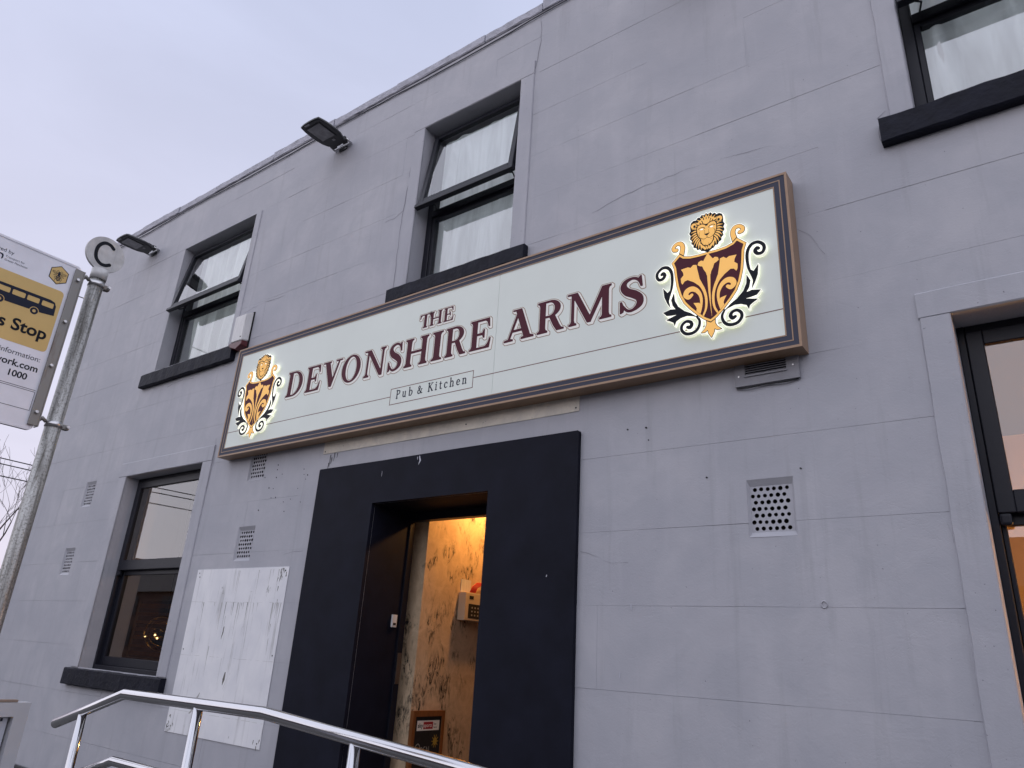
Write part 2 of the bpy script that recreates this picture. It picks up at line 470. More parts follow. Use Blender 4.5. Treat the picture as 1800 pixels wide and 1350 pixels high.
# ------------------------------------------------------------------ flat print engine (distance fields to outlines)
class Sheet:
    def __init__(s, u0, u1, v0, v1, h):
        s.h = h; s.u0 = u0; s.v0 = v0
        s.nu = int((u1 - u0) / h) + 2; s.nv = int((v1 - v0) / h) + 2
        s.U, s.V = np.meshgrid(u0 + h * np.arange(s.nu), v0 + h * np.arange(s.nv))
        s.d = np.full(s.U.shape, 1e3)
    def sub(s):
        q = Sheet.__new__(Sheet); q.__dict__.update(s.__dict__); q.d = np.full(s.U.shape, 1e3); return q
    def dpoly(s, pts):
        P = np.array(pts, float); Q = np.roll(P, -1, 0)
        best = np.full(s.U.shape, 1e9); ins = np.zeros(s.U.shape, bool)
        for (x1, y1), (x2, y2) in zip(P, Q):
            ex, ey = x2 - x1, y2 - y1
            L = ex * ex + ey * ey
            if L < 1e-14: continue
            wx, wy = s.U - x1, s.V - y1
            tt = np.clip((wx * ex + wy * ey) / L, 0, 1)
            best = np.minimum(best, (wx - ex * tt) ** 2 + (wy - ey * tt) ** 2)
            if y1 != y2:
                cnd = (y1 > s.V) != (y2 > s.V)
                ins ^= cnd & (s.U < (x2 - x1) * (s.V - y1) / (y2 - y1) + x1)
        return np.where(ins, -1, 1) * np.sqrt(best)
    def dstroke(s, pts, wid, n=7):
        P = np.array(pts, float)
        W_ = np.array(wid, float) if hasattr(wid, '__len__') else np.full(len(P), wid)
        if len(W_) != len(P): W_ = np.interp(np.linspace(0, 1, len(P)), np.linspace(0, 1, len(W_)), W_)
        A = np.vstack([2 * P[0] - P[1], P, 2 * P[-1] - P[-2]]); WW = np.concatenate([[W_[0]], W_, [W_[-1]]])
        pts2, w2 = [], []
        for i in range(1, len(A) - 2):
            for k in range(n):
                f = k / n
                p = 0.5 * ((2 * A[i]) + (-A[i-1] + A[i+1]) * f + (2*A[i-1] - 5*A[i] + 4*A[i+1] - A[i+2]) * f*f + (-A[i-1] + 3*A[i] - 3*A[i+1] + A[i+2]) * f**3)
                pts2.append(p); w2.append(WW[i] + (WW[i + 1] - WW[i]) * f)
        pts2.append(P[-1]); w2.append(W_[-1])
        best = np.full(s.U.shape, 1e3)
        for (a, b_, r1, r2) in zip(pts2, pts2[1:], w2, w2[1:]):
            ex, ey = b_ - a
            L = ex * ex + ey * ey
            if L < 1e-14: continue
            wx, wy = s.U - a[0], s.V - a[1]
            tt = np.clip((wx * ex + wy * ey) / L, 0, 1)
            best = np.minimum(best, np.hypot(wx - ex * tt, wy - ey * tt) - (r1 + (r2 - r1) * tt) / 2)
        return best
    def poly(s, pts): s.d = np.minimum(s.d, s.dpoly(pts)); return s
    def stroke(s, pts, wid, n=7): s.d = np.minimum(s.d, s.dstroke(pts, wid, n)); return s
    def cut(s, d): s.d = np.maximum(s.d, -d); return s
    def clip(s, d): s.d = np.maximum(s.d, d); return s
    def loops(s, off=0.0):
        D = s.d - off
        D = np.where(np.abs(D) < 1e-9, 1e-9, D)
        D[0, :] = np.maximum(D[0, :], 1e-6); D[-1, :] = np.maximum(D[-1, :], 1e-6); D[:, 0] = np.maximum(D[:, 0], 1e-6); D[:, -1] = np.maximum(D[:, -1], 1e-6)
        I = D < 0
        code = I[:-1, :-1] * 1 + I[:-1, 1:] * 2 + I[1:, 1:] * 4 + I[1:, :-1] * 8
        T = {1:[(3,0)],2:[(0,1)],3:[(3,1)],4:[(1,2)],5:[(3,2),(1,0)],6:[(0,2)],7:[(3,2)],8:[(2,3)],9:[(2,0)],10:[(0,3),(2,1)],11:[(2,1)],12:[(1,3)],13:[(1,0)],14:[(0,3)]}
        nxt = {}
        def key(j, i, e):
            return {0: (j, i, 0), 1: (j, i + 1, 1), 2: (j + 1, i, 0), 3: (j, i, 1)}[e]
        for j, i in zip(*np.nonzero((code > 0) & (code < 15))):
            for a, b_ in T[int(code[j, i])]:
                nxt[key(j, i, a)] = key(j, i, b_)
        def pt(k):
            j, i, ax = k
            if ax == 0: a, b_ = D[j, i], D[j, i + 1]; f = a / (a - b_); return (s.u0 + s.h * (i + f), s.v0 + s.h * j)
            a, b_ = D[j, i], D[j + 1, i]; f = a / (a - b_); return (s.u0 + s.h * i, s.v0 + s.h * (j + f))
        res = []; seen = set()
        for st in list(nxt):
            if st in seen: continue
            lp = []; k = st
            while k not in seen and k in nxt:
                seen.add(k); lp.append(pt(k)); k = nxt[k]
            if len(lp) > 5:
                lp = simplify(lp, s.h * 0.10)
                if len(lp) >= 3: res.append(lp)
        return res
def simplify(lp, tol):
    P = np.array(lp)
    def rdp(a, b_):
        if b_ <= a + 1: return []
        ab = P[b_ % len(P)] - P[a]; L = np.hypot(*ab)
        seg = P[a + 1:b_]
        if L < 1e-12: dist = np.hypot(*(seg - P[a]).T)
        else: dist = np.abs(ab[0] * (seg[:, 1] - P[a][1]) - ab[1] * (seg[:, 0] - P[a][0])) / L
        k = int(dist.argmax())
        if dist[k] < tol: return []
        k += a + 1
        return rdp(a, k) + [k] + rdp(k, b_)
    n = len(P); h_ = n // 2
    ids = [0] + rdp(0, h_) + [h_] + rdp(h_, n)
    return [tuple(P[i]) for i in ids]
class Frame:
    """a flat face in the place: origin, direction to the right, up, and outward normal"""
    def __init__(s, o, u, v): s.o = Vector(o); s.u = Vector(u); s.v = Vector(v); s.n = s.u.cross(s.v)
    def at(s, u, v, n=0.0): return s.o + s.u * u + s.v * v + s.n * n
def print_obj(name, loops, fr, n0, n1, m, parent, side_m=None):
    """filled outline as a thin solid from depth n0 (back) to n1 (front)"""
    if not loops: return None
    flat = [p for lp in loops for p in lp]
    edges_ = []; k = 0
    for lp in loops:
        L = len(lp); edges_ += [(k + i, k + (i + 1) % L) for i in range(L)]; k += L
    ov, oe, of, *_ = delaunay_2d_cdt([Vector(p) for p in flat], edges_, [], 0, 1e-7)
    ov = np.array([(v.x, v.y) for v in ov]); of = np.array(of)
    cen = ov[of].mean(1); inside = np.zeros(len(cen), bool)
    E0 = np.array([flat[i] for i, j in edges_]); E1 = np.array([flat[j] for i, j in edges_])
    for (x1, y1), (x2, y2) in zip(E0, E1):
        if y1 == y2: continue
        cnd = (y1 > cen[:, 1]) != (y2 > cen[:, 1])
        inside ^= cnd & (cen[:, 0] < (x2 - x1) * (cen[:, 1] - y1) / (y2 - y1) + x1)
    tris = of[inside]
    fverts = [tuple(v) for v in ov]
    nv = len(flat)
    verts = [fr.at(u, v, n1) for u, v in flat] + [fr.at(u, v, n0) for u, v in flat] + [fr.at(u, v, n1) for u, v in fverts]
    faces, mi = [], []
    for a, b_, c in tris:
        (ax, ay), (bx, by), (cx_, cy_) = fverts[a], fverts[b_], fverts[c]
        a, b_, c = int(a) + 2 * nv, int(b_) + 2 * nv, int(c) + 2 * nv
        cr = (bx - ax) * (cy_ - ay) - (by - ay) * (cx_ - ax)
        if abs(cr) < 1e-13: continue
        faces.append((a, b_, c) if cr > 0 else (a, c, b_)); mi.append(0)
    k = 0
    for lp in loops:
        L = len(lp)
        for i in range(L):
            a, b_ = k + i, k + (i + 1) % L
            faces.append((a, a + nv, b_ + nv, b_)); mi.append(1 if side_m else 0)
        k += L
    o = obj(name, verts, faces, m, parent, mi=mi, mats=[m, side_m] if side_m else None)
    bm = bmesh.new(); bm.from_mesh(o.data)
    # sides face outward: outline loops run with the inside on one known hand, so flip where needed
    bm.to_mesh(o.data); bm.free()
    return o
def rrect(u0, u1, v0, v1, r, n=5):
    pts = []
    for cx_, cy_, a0 in ((u1 - r, v1 - r, 0), (u0 + r, v1 - r, 90), (u0 + r, v0 + r, 180), (u1 - r, v0 + r, 270)):
        for k in range(n + 1):
            a = R(a0 + 90 * k / n); pts.append((cx_ + r * math.cos(a), cy_ + r * math.sin(a)))
    return pts
def ell(cx_, cy_, rx, ry, n=36, a0=0, a1=360):
    return [(cx_ + rx * math.cos(R(a0 + (a1 - a0) * k / n)), cy_ + ry * math.sin(R(a0 + (a1 - a0) * k / n))) for k in range(n + (a1 - a0 != 360))]
def text_obj(name, body, fr, u, v, size, m, parent, n0, bold=0.0, align='LEFT', sx=1.0):
    cu = bpy.data.curves.new('tmp', 'FONT')
    cu.body = body; cu.size = size; cu.offset = bold; cu.align_x = align; cu.extrude = 0.0; cu.resolution_u = 4
    to = bpy.data.objects.new('tmp', cu); col.objects.link(to)
    bpy.context.view_layer.update()
    me = bpy.data.meshes.new_from_object(to.evaluated_get(bpy.context.evaluated_depsgraph_get()))
    verts = [fr.at(u + q.co.x * sx, v + q.co.y, n0) for q in me.vertices]
    faces = [tuple(p.vertices) for p in me.polygons]
    faces2 = []
    for f in faces:
        a, b_, c = (me.vertices[i].co for i in f[:3])
        faces2.append(f if (b_ - a).cross(c - a).z > 0 else f[::-1])
    bpy.data.objects.remove(to); bpy.data.curves.remove(cu); bpy.data.meshes.remove(me)
    return obj(name, verts, faces2, m, parent)
# ================================================================== SETTING
g0 = obj('ground', [(-400, -400, -0.12), (400, -400, -0.12), (400, 400, -0.12), (-400, 400, -0.12)], [(0, 1, 2, 3)], M_road)
tag(g0, 'grey asphalt road and ground around the pub', 'ground', kind='structure')
pv = box('pavement', -40, 40, -6.2, 0.3, -0.115, 0.0, M_ground)
tag(pv, 'concrete pavement along the front of the pub', 'pavement', kind='structure')
rp = obj('ramp', [(-5.2, -2.0, 0), (-2.6, -2.0, 0), (1.6, -2.0, 0), (-5.2, -0.06, 0), (-2.6, -0.06, 0), (1.6, -0.06, 0),
                  (-4.4, -2.0, 0.4), (-2.6, -2.0, 0.4), (1.6, -2.0, 0.02), (-4.4, -0.06, 0.4), (-2.6, -0.06, 0.4), (1.6, -0.06, 0.02)],
         [(6, 7, 10, 9), (7, 8, 11, 10), (0, 1, 7, 6), (1, 2, 8, 7), (0, 6, 9, 3), (2, 5, 11, 8), (3, 9, 10, 4), (4, 10, 11, 5)], M_ground)
tag(rp, 'concrete access ramp and landing up to the pub door', 'ramp', kind='structure')

# ================================================================== THE PUB
pub = empty('pub_building', (-4.5, 0.0, 0.0))
tag(pub, 'two-storey pub with lavender grey painted front and navy doorway', 'pub')
XL, XR, ZT = -10.62, 2.3, 6.955
WINS = {  # x0, x1, z0, z1
    'UL': (-8.30, -6.775, 4.575, 6.265), 'UM': (-4.128, -3.008, 4.585, 6.272), 'UR': (-0.203, 1.33, 4.60, 6.27),
    'LL': (-8.309, -6.765, 1.272, 3.280), 'LR': (-0.203, 1.33, 1.272, 3.325)}
DOOR = (-4.167, -3.030, -0.1, 2.667)
AIR = [(-1.145, 2.425), (-5.80, 2.425), (-5.82, 3.155), (-9.155, 3.145), (-9.235, 2.36)]   # centres
AW, AH = 0.222, 0.245
CUTS = list(WINS.values()) + [DOOR] + [(x - AW/2 - .012, x + AW/2 + .012, z - AH/2 - .026, z + AH/2 + .034) for x, z in AIR]

def cells(x0, x1, z0, z1):
    xs = sorted({x0, x1} | {c for r in CUTS for c in r[:2] if x0 < c < x1 and r[2] < z1 and r[3] > z0})
    zs = sorted({z0, z1} | {c for r in CUTS for c in r[2:] if z0 < c < z1 and r[0] < x1 and r[1] > x0})
    keep = set()
    for i in range(len(xs) - 1):
        for j in range(len(zs) - 1):
            cx_, cz = (xs[i] + xs[i+1]) / 2, (zs[j] + zs[j+1]) / 2
            if not any(r[0] < cx_ < r[1] and r[2] < cz < r[3] for r in CUTS): keep.add((i, j))
    comps = []
    while keep:
        st = [keep.pop()]; comp = []
        while st:
            c = st.pop(); comp.append(c)
            for d in ((1,0),(-1,0),(0,1),(0,-1)):
                q = (c[0] + d[0], c[1] + d[1])
                if q in keep: keep.remove(q); st.append(q)
        comps.append(comp)
    return xs, zs, comps
# backing wall
verts, faces, vid = [], [], {}
xs, zs, comps = cells(XL, XR, -0.05, ZT)
for comp in comps:
    for (i, j) in comp:
        f = []
        for (a, b_) in ((i, j), (i+1, j), (i+1, j+1), (i, j+1)):
            if (a, b_) not in vid: vid[(a, b_)] = len(verts); verts.append((xs[a], 0.009, zs[b_]))
            f.append(vid[(a, b_)])
        faces.append(tuple(f))
obj('wall', verts, faces, M_joint, pub)
# coursed blocks, each its own piece with a thin sunk joint round it
COURSES = [0.28, 0.62, 1.03, 1.475, 1.925, 2.350, 2.812, 3.250, 3.662, 4.120, 4.567, 4.992, 5.405, 5.830, 6.268, 6.668, ZT]
def block(x0, x1, z0, z1):
    g_ = random.uniform(0.0006, 0.0022)
    zlo, zhi = z0 + g_ / 2, z1 - g_ / 2
    xs, zs, comps = cells(x0, x1, zlo, zhi)
    dl, dr_ = random.uniform(0.001, 0.0042), random.uniform(0.001, 0.0042)
    for comp in comps:
        if sum((xs[i+1]-xs[i])*(zs[j+1]-zs[j]) for i, j in comp) < 0.003: continue
        bm = bmesh.new(); vid = {}
        y = random.uniform(-0.0011, 0.0011)
        for (i, j) in comp:
            f = []
            for (a, b_) in ((i, j), (i+1, j), (i+1, j+1), (i, j+1)):
                if (a, b_) not in vid: vid[(a, b_)] = bm.verts.new((xs[a], y, zs[b_]))
                f.append(vid[(a, b_)])
            bm.faces.new(f)
        bound = [v for v in bm.verts if v.is_boundary]
        bmesh.ops.inset_region(bm, faces=list(bm.faces), thickness=0.0042, use_even_offset=True, use_boundary=True)
        for v in bound:
            if abs(v.co.z - zlo) < 1e-6 or abs(v.co.z - zhi) < 1e-6: v.co.y += random.uniform(0.0016, 0.0046)
            elif abs(v.co.x - x0) < 1e-6: v.co.y += dl
            elif abs(v.co.x - x1) < 1e-6: v.co.y += dr_
            else: v.co.y += 0.005
        bmesh.ops.recalc_face_normals(bm, faces=bm.faces)
        if sum(f.normal.y * f.calc_area() for f in bm.faces) > 0: bmesh.ops.reverse_faces(bm, faces=bm.faces)
        bm.verts.index_update()
        v = [tuple(q.co) for q in bm.verts]; f = [[q.index for q in fc.verts] for fc in bm.faces]
        bm.free()
        obj('stone_block', v, f, M_wall, pub)
for k, (z0, z1) in enumerate(zip(COURSES, COURSES[1:])):
    off = -0.725 if k % 2 else -1.09
    js = [off + 0.7325 * i for i in range(-16, 8)]
    js = [x + random.uniform(-0.02, 0.02) for x in js if XL + 0.3 < x < XR - 0.3]
    if random.random() < 0.5 and len(js) > 6: js.pop(random.randrange(len(js)))
    if k >= 13: js = [x for x in js if abs(x + 2.82) > 0.25] + [-2.82]; js.sort()
    ends = [XL] + js + [XR]
    for a, b_ in zip(ends, ends[1:]): block(a, b_, z0, z1)
# plinth, gable, roof, back
box('plinth', XL - 0.02, DOOR[0] - 0.72, -0.025, 0.006, -0.1, 0.272, M_plinth, pub, bev=0.006)
box('plinth', DOOR[1] + 0.72, XR, -0.025, 0.006, -0.1, 0.272, M_plinth, pub, bev=0.006)
box('side_wall', XL, XL + 0.25, 0.012, 8.0, -0.1, ZT, M_wall, pub)
box('side_wall', XR - 0.25, XR, 0.012, 8.0, -0.1, ZT, M_wall, pub)
box('back_wall', XL + 0.255, XR - 0.255, 7.75, 8.0, -0.1, ZT, M_wall, pub)
box('roof', XL + 0.1, XR - 0.1, 0.3, 7.7, 6.62, 6.75, M_plinth, pub)
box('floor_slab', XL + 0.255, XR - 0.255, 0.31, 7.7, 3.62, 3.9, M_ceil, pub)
box('ground_floor', XL + 0.255, XR - 0.255, 0.02, 7.7, -0.1, 0.42, M_floorw, pub)
# parapet coping
x = XL - 0.03
widths = []
while x < XR:
    wd = random.uniform(0.85, 1.25)
    if x < -2.82 < x + wd + 0.3: wd = -2.82 - x
    nx_ = min(x + wd, XR + 0.02)
    dz = random.uniform(-0.008, 0.008) + (0.03 if x > -2.9 else 0)
    rough_bar('coping_stone', x + 0.004, nx_ - 0.004, -0.016 + random.uniform(-.004, .004), 0.34, ZT + 0.006, 7.065 + dz, M_coping, pub, n=10, jit=0.0035, bev=0.010)
    x = nx_
box('parapet_back', XL + 0.02, XR - 0.02, 0.05, 0.30, 6.70, ZT, M_coping, pub)

# ---- reveals and raised margins round openings
def opening_trim(par, x0, x1, z0, z1, depth, wl, wr, wt, m_rev, head=True):
    y0 = 0.003
    box('reveal', x0 - 0.05, x0, y0, depth, z0 - 0.05, z1, m_rev, par)
    box('reveal', x1, x1 + 0.05, y0, depth, z0 - 0.05, z1, m_rev, par)
    box('reveal', x0 - 0.05, x1 + 0.05, y0, depth, z1, z1 + 0.05, m_rev, par)
    if wl: rough_v('margin', x0 - wl, x0, z0, z1, par)
    if wr: rough_v('margin', x1, x1 + wr, z0, z1, par)
    if wt: rough_bar('margin', x0 - wl, x1 + wr, -0.0128, 0.0025, z1, z1 + wt, M_wall, par, n=12, jit=0.0012, bev=0.007)
def rough_v(name, x0, x1, z0, z1, par, y=-0.013):
    """upright raised band with slightly wavy edges"""
    n = 12; verts, faces = [], []
    for i in range(n + 1):
        z = z0 + (z1 - z0) * i / n
        a = random.uniform(-.003, .003); b_ = random.uniform(-.0012, .0012)
        xl, xr = (x0 + a, x1)
        for (x, yy) in ((xl, 0.0025), (xl + 0.006, y), (xr - 0.006, y + b_ * .3), (xr, y + 0.006), (xr, 0.0025)):
            verts.append((x, yy, z))
    for i in range(n):
        for j in range(4):
            a = i * 5 + j; faces.append((a, a + 1, a + 6, a + 5))
    faces.append((0, 4, 3, 2, 1)); faces.append(tuple(n * 5 + j for j in range(5)))
    o = obj(name, verts, faces, M_wall, par)
    return o
def pane(name, x0, x1, y, z0, z1, par, rot=None, m=None):
    v = [Vector(p) for p in ((x0,y,z0),(x1,y,z0),(x1,y,z1),(x0,y,z1),(x0,y+.006,z0),(x1,y+.006,z0),(x1,y+.006,z1),(x0,y+.006,z1))]
    if rot: v = [rot[1] @ (q - rot[0]) + rot[0] for q in v]
    return obj(name, v, [(0,1,2,3),(7,6,5,4),(0,4,5,1),(1,5,6,2),(2,6,7,3),(3,7,4,0)], None, par, mi=[0,1,1,1,1,1], mats=[m or M_glass, M_glassback])
def frame4(name, x0, x1, z0, z1, y0, y1, wl, wr, wb, wt, par, m=None, rot=None):
    """four mitre-free members butted together as one frame"""
    bm = bmesh.new()
    bm_box(bm, x0, x0 + wl, y0, y1, z0, z1); bm_box(bm, x1 - wr, x1, y0, y1, z0, z1)
    bm_box(bm, x0 + wl, x1 - wr, y0 + .002, y1 - .002, z0, z0 + wb); bm_box(bm, x0 + wl, x1 - wr, y0 + .002, y1 - .002, z1 - wt, z1)
    bmesh.ops.bevel(bm, geom=list(bm.edges), offset=0.004, segments=1, affect='EDGES')
    if rot:
        for v in bm.verts: v.co = rot[1] @ (v.co - rot[0]) + rot[0]
    return from_bm(name, bm, m or M_frame, par)
def tophung(key, par_name_loc, zt, ang, wl, wr, wt):
    x0, x1, z0, z1 = WINS[key]
    wdw = empty('window', ((x0 + x1) / 2, 0.15, z0), pub)
    opening_trim(wdw, x0, x1, z0, z1, 0.42, wl, wr, wt, M_wall)
    frame4('frame', x0, x1, z0 - 0.02, z1, 0.155, 0.24, 0.062, 0.062, 0.09, 0.055, wdw)
    box('transom', x0 + 0.063, x1 - 0.063, 0.150, 0.235, zt - 0.055, zt + 0.012, M_frame, wdw, bev=0.005)
    frame4('fixed_light', x0 + 0.063, x1 - 0.063, z0 + 0.071, zt - 0.056, 0.165, 0.225, 0.034, 0.034, 0.034, 0.03, wdw)
    pane('glass', x0 + 0.098, x1 - 0.098, 0.190, z0 + 0.106, zt - 0.087, wdw)
    piv = Vector((0, 0.160, z1 - 0.058)); rot = (piv, Matrix.Rotation(R(-ang), 3, 'X'))
    zb = zt - 0.035
    frame4('opening_sash', x0 + 0.035, x1 - 0.035, zb, z1 - 0.062, 0.100, 0.150, 0.05, 0.05, 0.075, 0.045, wdw, rot=rot)
    pane('glass', x0 + 0.086, x1 - 0.086, 0.122, zb + 0.076, z1 - 0.108, wdw, rot=rot)
    box('drip_bar', x0 + 0.012, x1 - 0.012, 0.078, 0.128, zb - 0.030, zb + 0.006, M_frame, wdw, bev=0.005, rot=rot)
    for xx in (x0 + 0.10, x1 - 0.14):
        tube('stay', [(xx, 0.05, zt + 0.005), (xx + 0.03, 0.10, zt + 0.03), (xx + 0.01, 0.165, zt + 0.022)], 0.006, M_frame, wdw, seg=6)
    return wdw
def sashwin(key, zm, wl, wr, wt, ydep, ls=0.07):
    x0, x1, z0, z1 = WINS[key]
    wdw = empty('window', ((x0 + x1) / 2, ydep, z0), pub)
    opening_trim(wdw, x0, x1, z0, z1, 0.42, wl, wr, wt, M_wall)
    frame4('frame', x0, x1, z0 - 0.02, z1, ydep + 0.012, ydep + 0.14, 0.035, 0.035, 0.05, 0.04, wdw)
    frame4('upper_sash', x0 + 0.036, x1 - 0.036, zm, z1 - 0.041, ydep, ydep + 0.05, 0.072, 0.072, 0.105, 0.075, wdw)
    for xx in (x0 + 0.037, x1 - 0.037 - 0.05):
        box('sash_horn', xx, xx + 0.05, ydep + 0.004, ydep + 0.045, zm - 0.055, zm - 0.001, M_frame, wdw, bev=0.012)
    pane('glass', x0 + 0.109, x1 - 0.109, ydep + 0.022, zm + 0.106, z1 - 0.117, wdw, m=M_glass2)
    frame4('lower_sash', x0 + 0.036, x1 - 0.036, z0 + 0.031, zm + 0.02, ydep + 0.056, ydep + 0.10, ls, ls, 0.085, 0.07, wdw)
    pane('glass', x0 + 0.037 + ls, x1 - 0.037 - ls, ydep + 0.076, z0 + 0.117, zm - 0.051, wdw, m=M_glass2)
    return wdw
w_ul = tophung('UL', None, 5.395, 9.0, 0.0, 0.10, 0.0)
w_um = tophung('UM', None, 5.395, 7.6, 0.135, 0.14, 0.15)
w_ur = tophung('UR', None, 5.40, 8.3, 0.125, 0.13, 0.15)
w_ll = sashwin('LL', 2.262, 0.165, 0.165, 0.165, 0.13)
w_lr = sashwin('LR', 2.365, 0.14, 0.14, 0.145, 0.175, 0.022)
for wd, key, zb, zf in ((w_ul, 'UL', 4.365, 4.53), (w_um, 'UM', 4.42, 4.555), (w_ur, 'UR', 4.405, 4.575), (w_ll, 'LL', 1.10, 1.262), (w_lr, 'LR', 1.09, 1.262)):
    x0, x1, z0, z1 = WINS[key]
    rough_bar('sill', x0 - 0.175, x1 + 0.175, -0.062, 0.16, zb, zf, M_sill, wd, n=22, jit=0.0032, bev=0.009)

# ---- doorway
dw = empty('doorway', (-3.6, 0.0, 0.42), pub)
YS = -0.032
rough_v_m = M_navy
def slab(name, x0, x1, z0, z1, par, m, y0=YS, y1=0.002): return box(name, x0, x1, y0, y1, z0, z1, m, par, bev=0.006)
U0, U1, UZ = -4.862, -2.318, 3.003
print_obj('surround', [wob for wob in [[(U0, 0.0), (DOOR[0], 0.0), (DOOR[0], 1.3), (DOOR[0], 2.667), (DOOR[1], 2.667), (DOOR[1], 1.2), (DOOR[1], 0.0), (U1, 0.0), (U1 + .003, 1.0), (U1 - .002, 2.0), (U1, UZ - .006), (U1 - .007, UZ), (-3.3, UZ + .002), (-4.1, UZ - .002), (U0 + .008, UZ), (U0, UZ - .007), (U0 + .002, 1.5)]]], Frame((0, 0, 0), (1, 0, 0), (0, 0, 1)), -.002, -YS, M_navy, dw)
box('reveal', DOOR[0] - 0.06, DOOR[0], 0.003, 0.40, 0.0, 2.667, M_navy, dw)
box('reveal', DOOR[1], DOOR[1] + 0.06, 0.003, 0.40, 0.0, 2.667, M_navy, dw)
box('reveal', DOOR[0] - 0.06, DOOR[1] + 0.06, 0.003, 0.40, 2.6675, 2.73, M_navy, dw)
box('door_frame', DOOR[0] - 0.05, DOOR[0] + 0.012, 0.401, 0.46, 0.42, 2.60, M_frame, dw, bev=0.004)
box('door_frame', DOOR[1] - 0.045, DOOR[1] - 0.001, 0.385, 0.46, 0.42, 2.60, M_frame, dw, bev=0.004)
box('door_frame', DOOR[0] + 0.001, DOOR[1] - 0.001, 0.385, 0.46, 2.601, 2.666, M_frame, dw, bev=0.004)
box('threshold', DOOR[0], DOOR[1], -0.03, 0.46, 0.36, 0.425, M_plinth, dw, bev=0.006)
box('strike_plate', DOOR[0] + 0.0121, DOOR[0] + 0.016, 0.412, 0.452, 1.38, 1.60, M_zinc, dw)
# hall behind the door: short nib facing the street, then the long side wall
box('hall_wall', -4.60, -4.095, 0.555, 0.70, 0.42, 3.3, M_hall, dw)
box('hall_wall', -4.30, -4.101, 0.7005, 5.5, 0.42, 3.3, M_hall, dw)
box('hall_wall', -2.95, -2.80, 0.47, 5.5, 0.42, 3.3, M_panelw, dw)
box('hall_wall', -4.099, -2.951, 5.3, 5.45, 0.42, 3.3, M_hall, dw)
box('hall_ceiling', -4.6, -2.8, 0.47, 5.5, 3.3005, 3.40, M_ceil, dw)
box('hall_soffit', -4.6, -2.8, 0.41, 0.55, 2.735, 3.30, M_panelw, dw)

# ---- air bricks with real holes
def air_brick():
    bm = bmesh.new()
    rows, px = 7, AW / 6.6
    rz = AH / rows
    z = -AH / 2
    y = 0.0
    for r in range(rows):
        off = (0.30 if r % 2 else 0.80) * px
        xa = -AW / 2
        zc0, zc1 = z + r * rz, z + (r + 1) * rz
        n = 6
        edges_ = [off + i * px - px / 2 for i in range(n + 1)]
        if edges_[0] > 0.0005: 
            bm.faces.new([bm.verts.new(p) for p in ((xa, y, zc0), (xa + edges_[0], y, zc0), (xa + edges_[0], y, zc1), (xa, y, zc1))])
        if edges_[-1] < AW - 0.0005:
            bm.faces.new([bm.verts.new(p) for p in ((xa + edges_[-1], y, zc0), (xa + AW, y, zc0), (xa + AW, y, zc1), (xa + edges_[-1], y, zc1))])
        for i in range(n):
            x0_, x1_ = xa + max(edges_[i], 0), xa + min(edges_[i + 1], AW)
            cx_, cz = (x0_ + x1_) / 2, (zc0 + zc1) / 2
            rr = rz * 0.335 * random.uniform(0.85, 1.1)
            jx, jz = random.uniform(-.001, .001), random.uniform(-.001, .001)
            rect = [(x1_, cz), (x1_, zc1), (cx_, zc1), (x0_, zc1), (x0_, cz), (x0_, zc0), (cx_, zc0), (x1_, zc0)]
            vo = [bm.verts.new((a, y, b_)) for a, b_ in rect]
            hi = [bm.verts.new((cx_ + jx + rr * math.cos(R(45 * k)), y, cz + jz + rr * math.sin(R(45 * k)))) for k in range(8)]
            hb = [bm.verts.new((q.co.x * 1.0, y + 0.02, q.co.z)) for q in hi]
            for k in range(8):
                k2 = (k + 1) % 8
                bm.faces.new((vo[k], vo[k2], hi[k2], hi[k])); bm.faces.new((hi[k], hi[k2], hb[k2], hb[k])).material_index = 1
    return bm
ab_src = None
for i, (ax_, az) in enumerate(AIR):
    e_ = empty('air_brick', (ax_, 0.02, az), pub)
    bm = air_brick()
    bm.verts.index_update()
    v = [tuple(q.co + Vector((ax_, 0.018, az))) for q in bm.verts]; f = [[q.index for q in fc.verts] for fc in bm.faces]; mi_ = [fc.material_index for fc in bm.faces]
    bm.free()
    obj('grid', v, f, None, e_, mi=mi_, mats=[M_wall, M_dark])
    box('cavity', ax_ - AW/2 - .01, ax_ + AW/2 + .01, 0.045, 0.06, az - AH/2 - .01, az + AH/2 + .01, M_dark, e_)
    # splayed plaster round the grid: sloping head and sill, square cheeks
    X0, X1, Z0, Z1 = ax_ - AW/2, ax_ + AW/2, az - AH/2, az + AH/2
    P_ = [(X0 - .0125, -.001, Z0 - .028), (X1 + .0125, -.001, Z0 - .028), (X1 + .0125, -.001, Z1 + .036), (X0 - .0125, -.001, Z1 + .036),
          (X0, .0185, Z0), (X1, .0185, Z0), (X1, .0185, Z1), (X0, .0185, Z1)]
    P_ = [(a, b_, c) for a, b_, c in P_]
    obj('splay', P_, [(0, 1, 5, 4), (1, 2, 6, 5), (2, 3, 7, 6), (3, 0, 4, 7)], M_wall, e_)

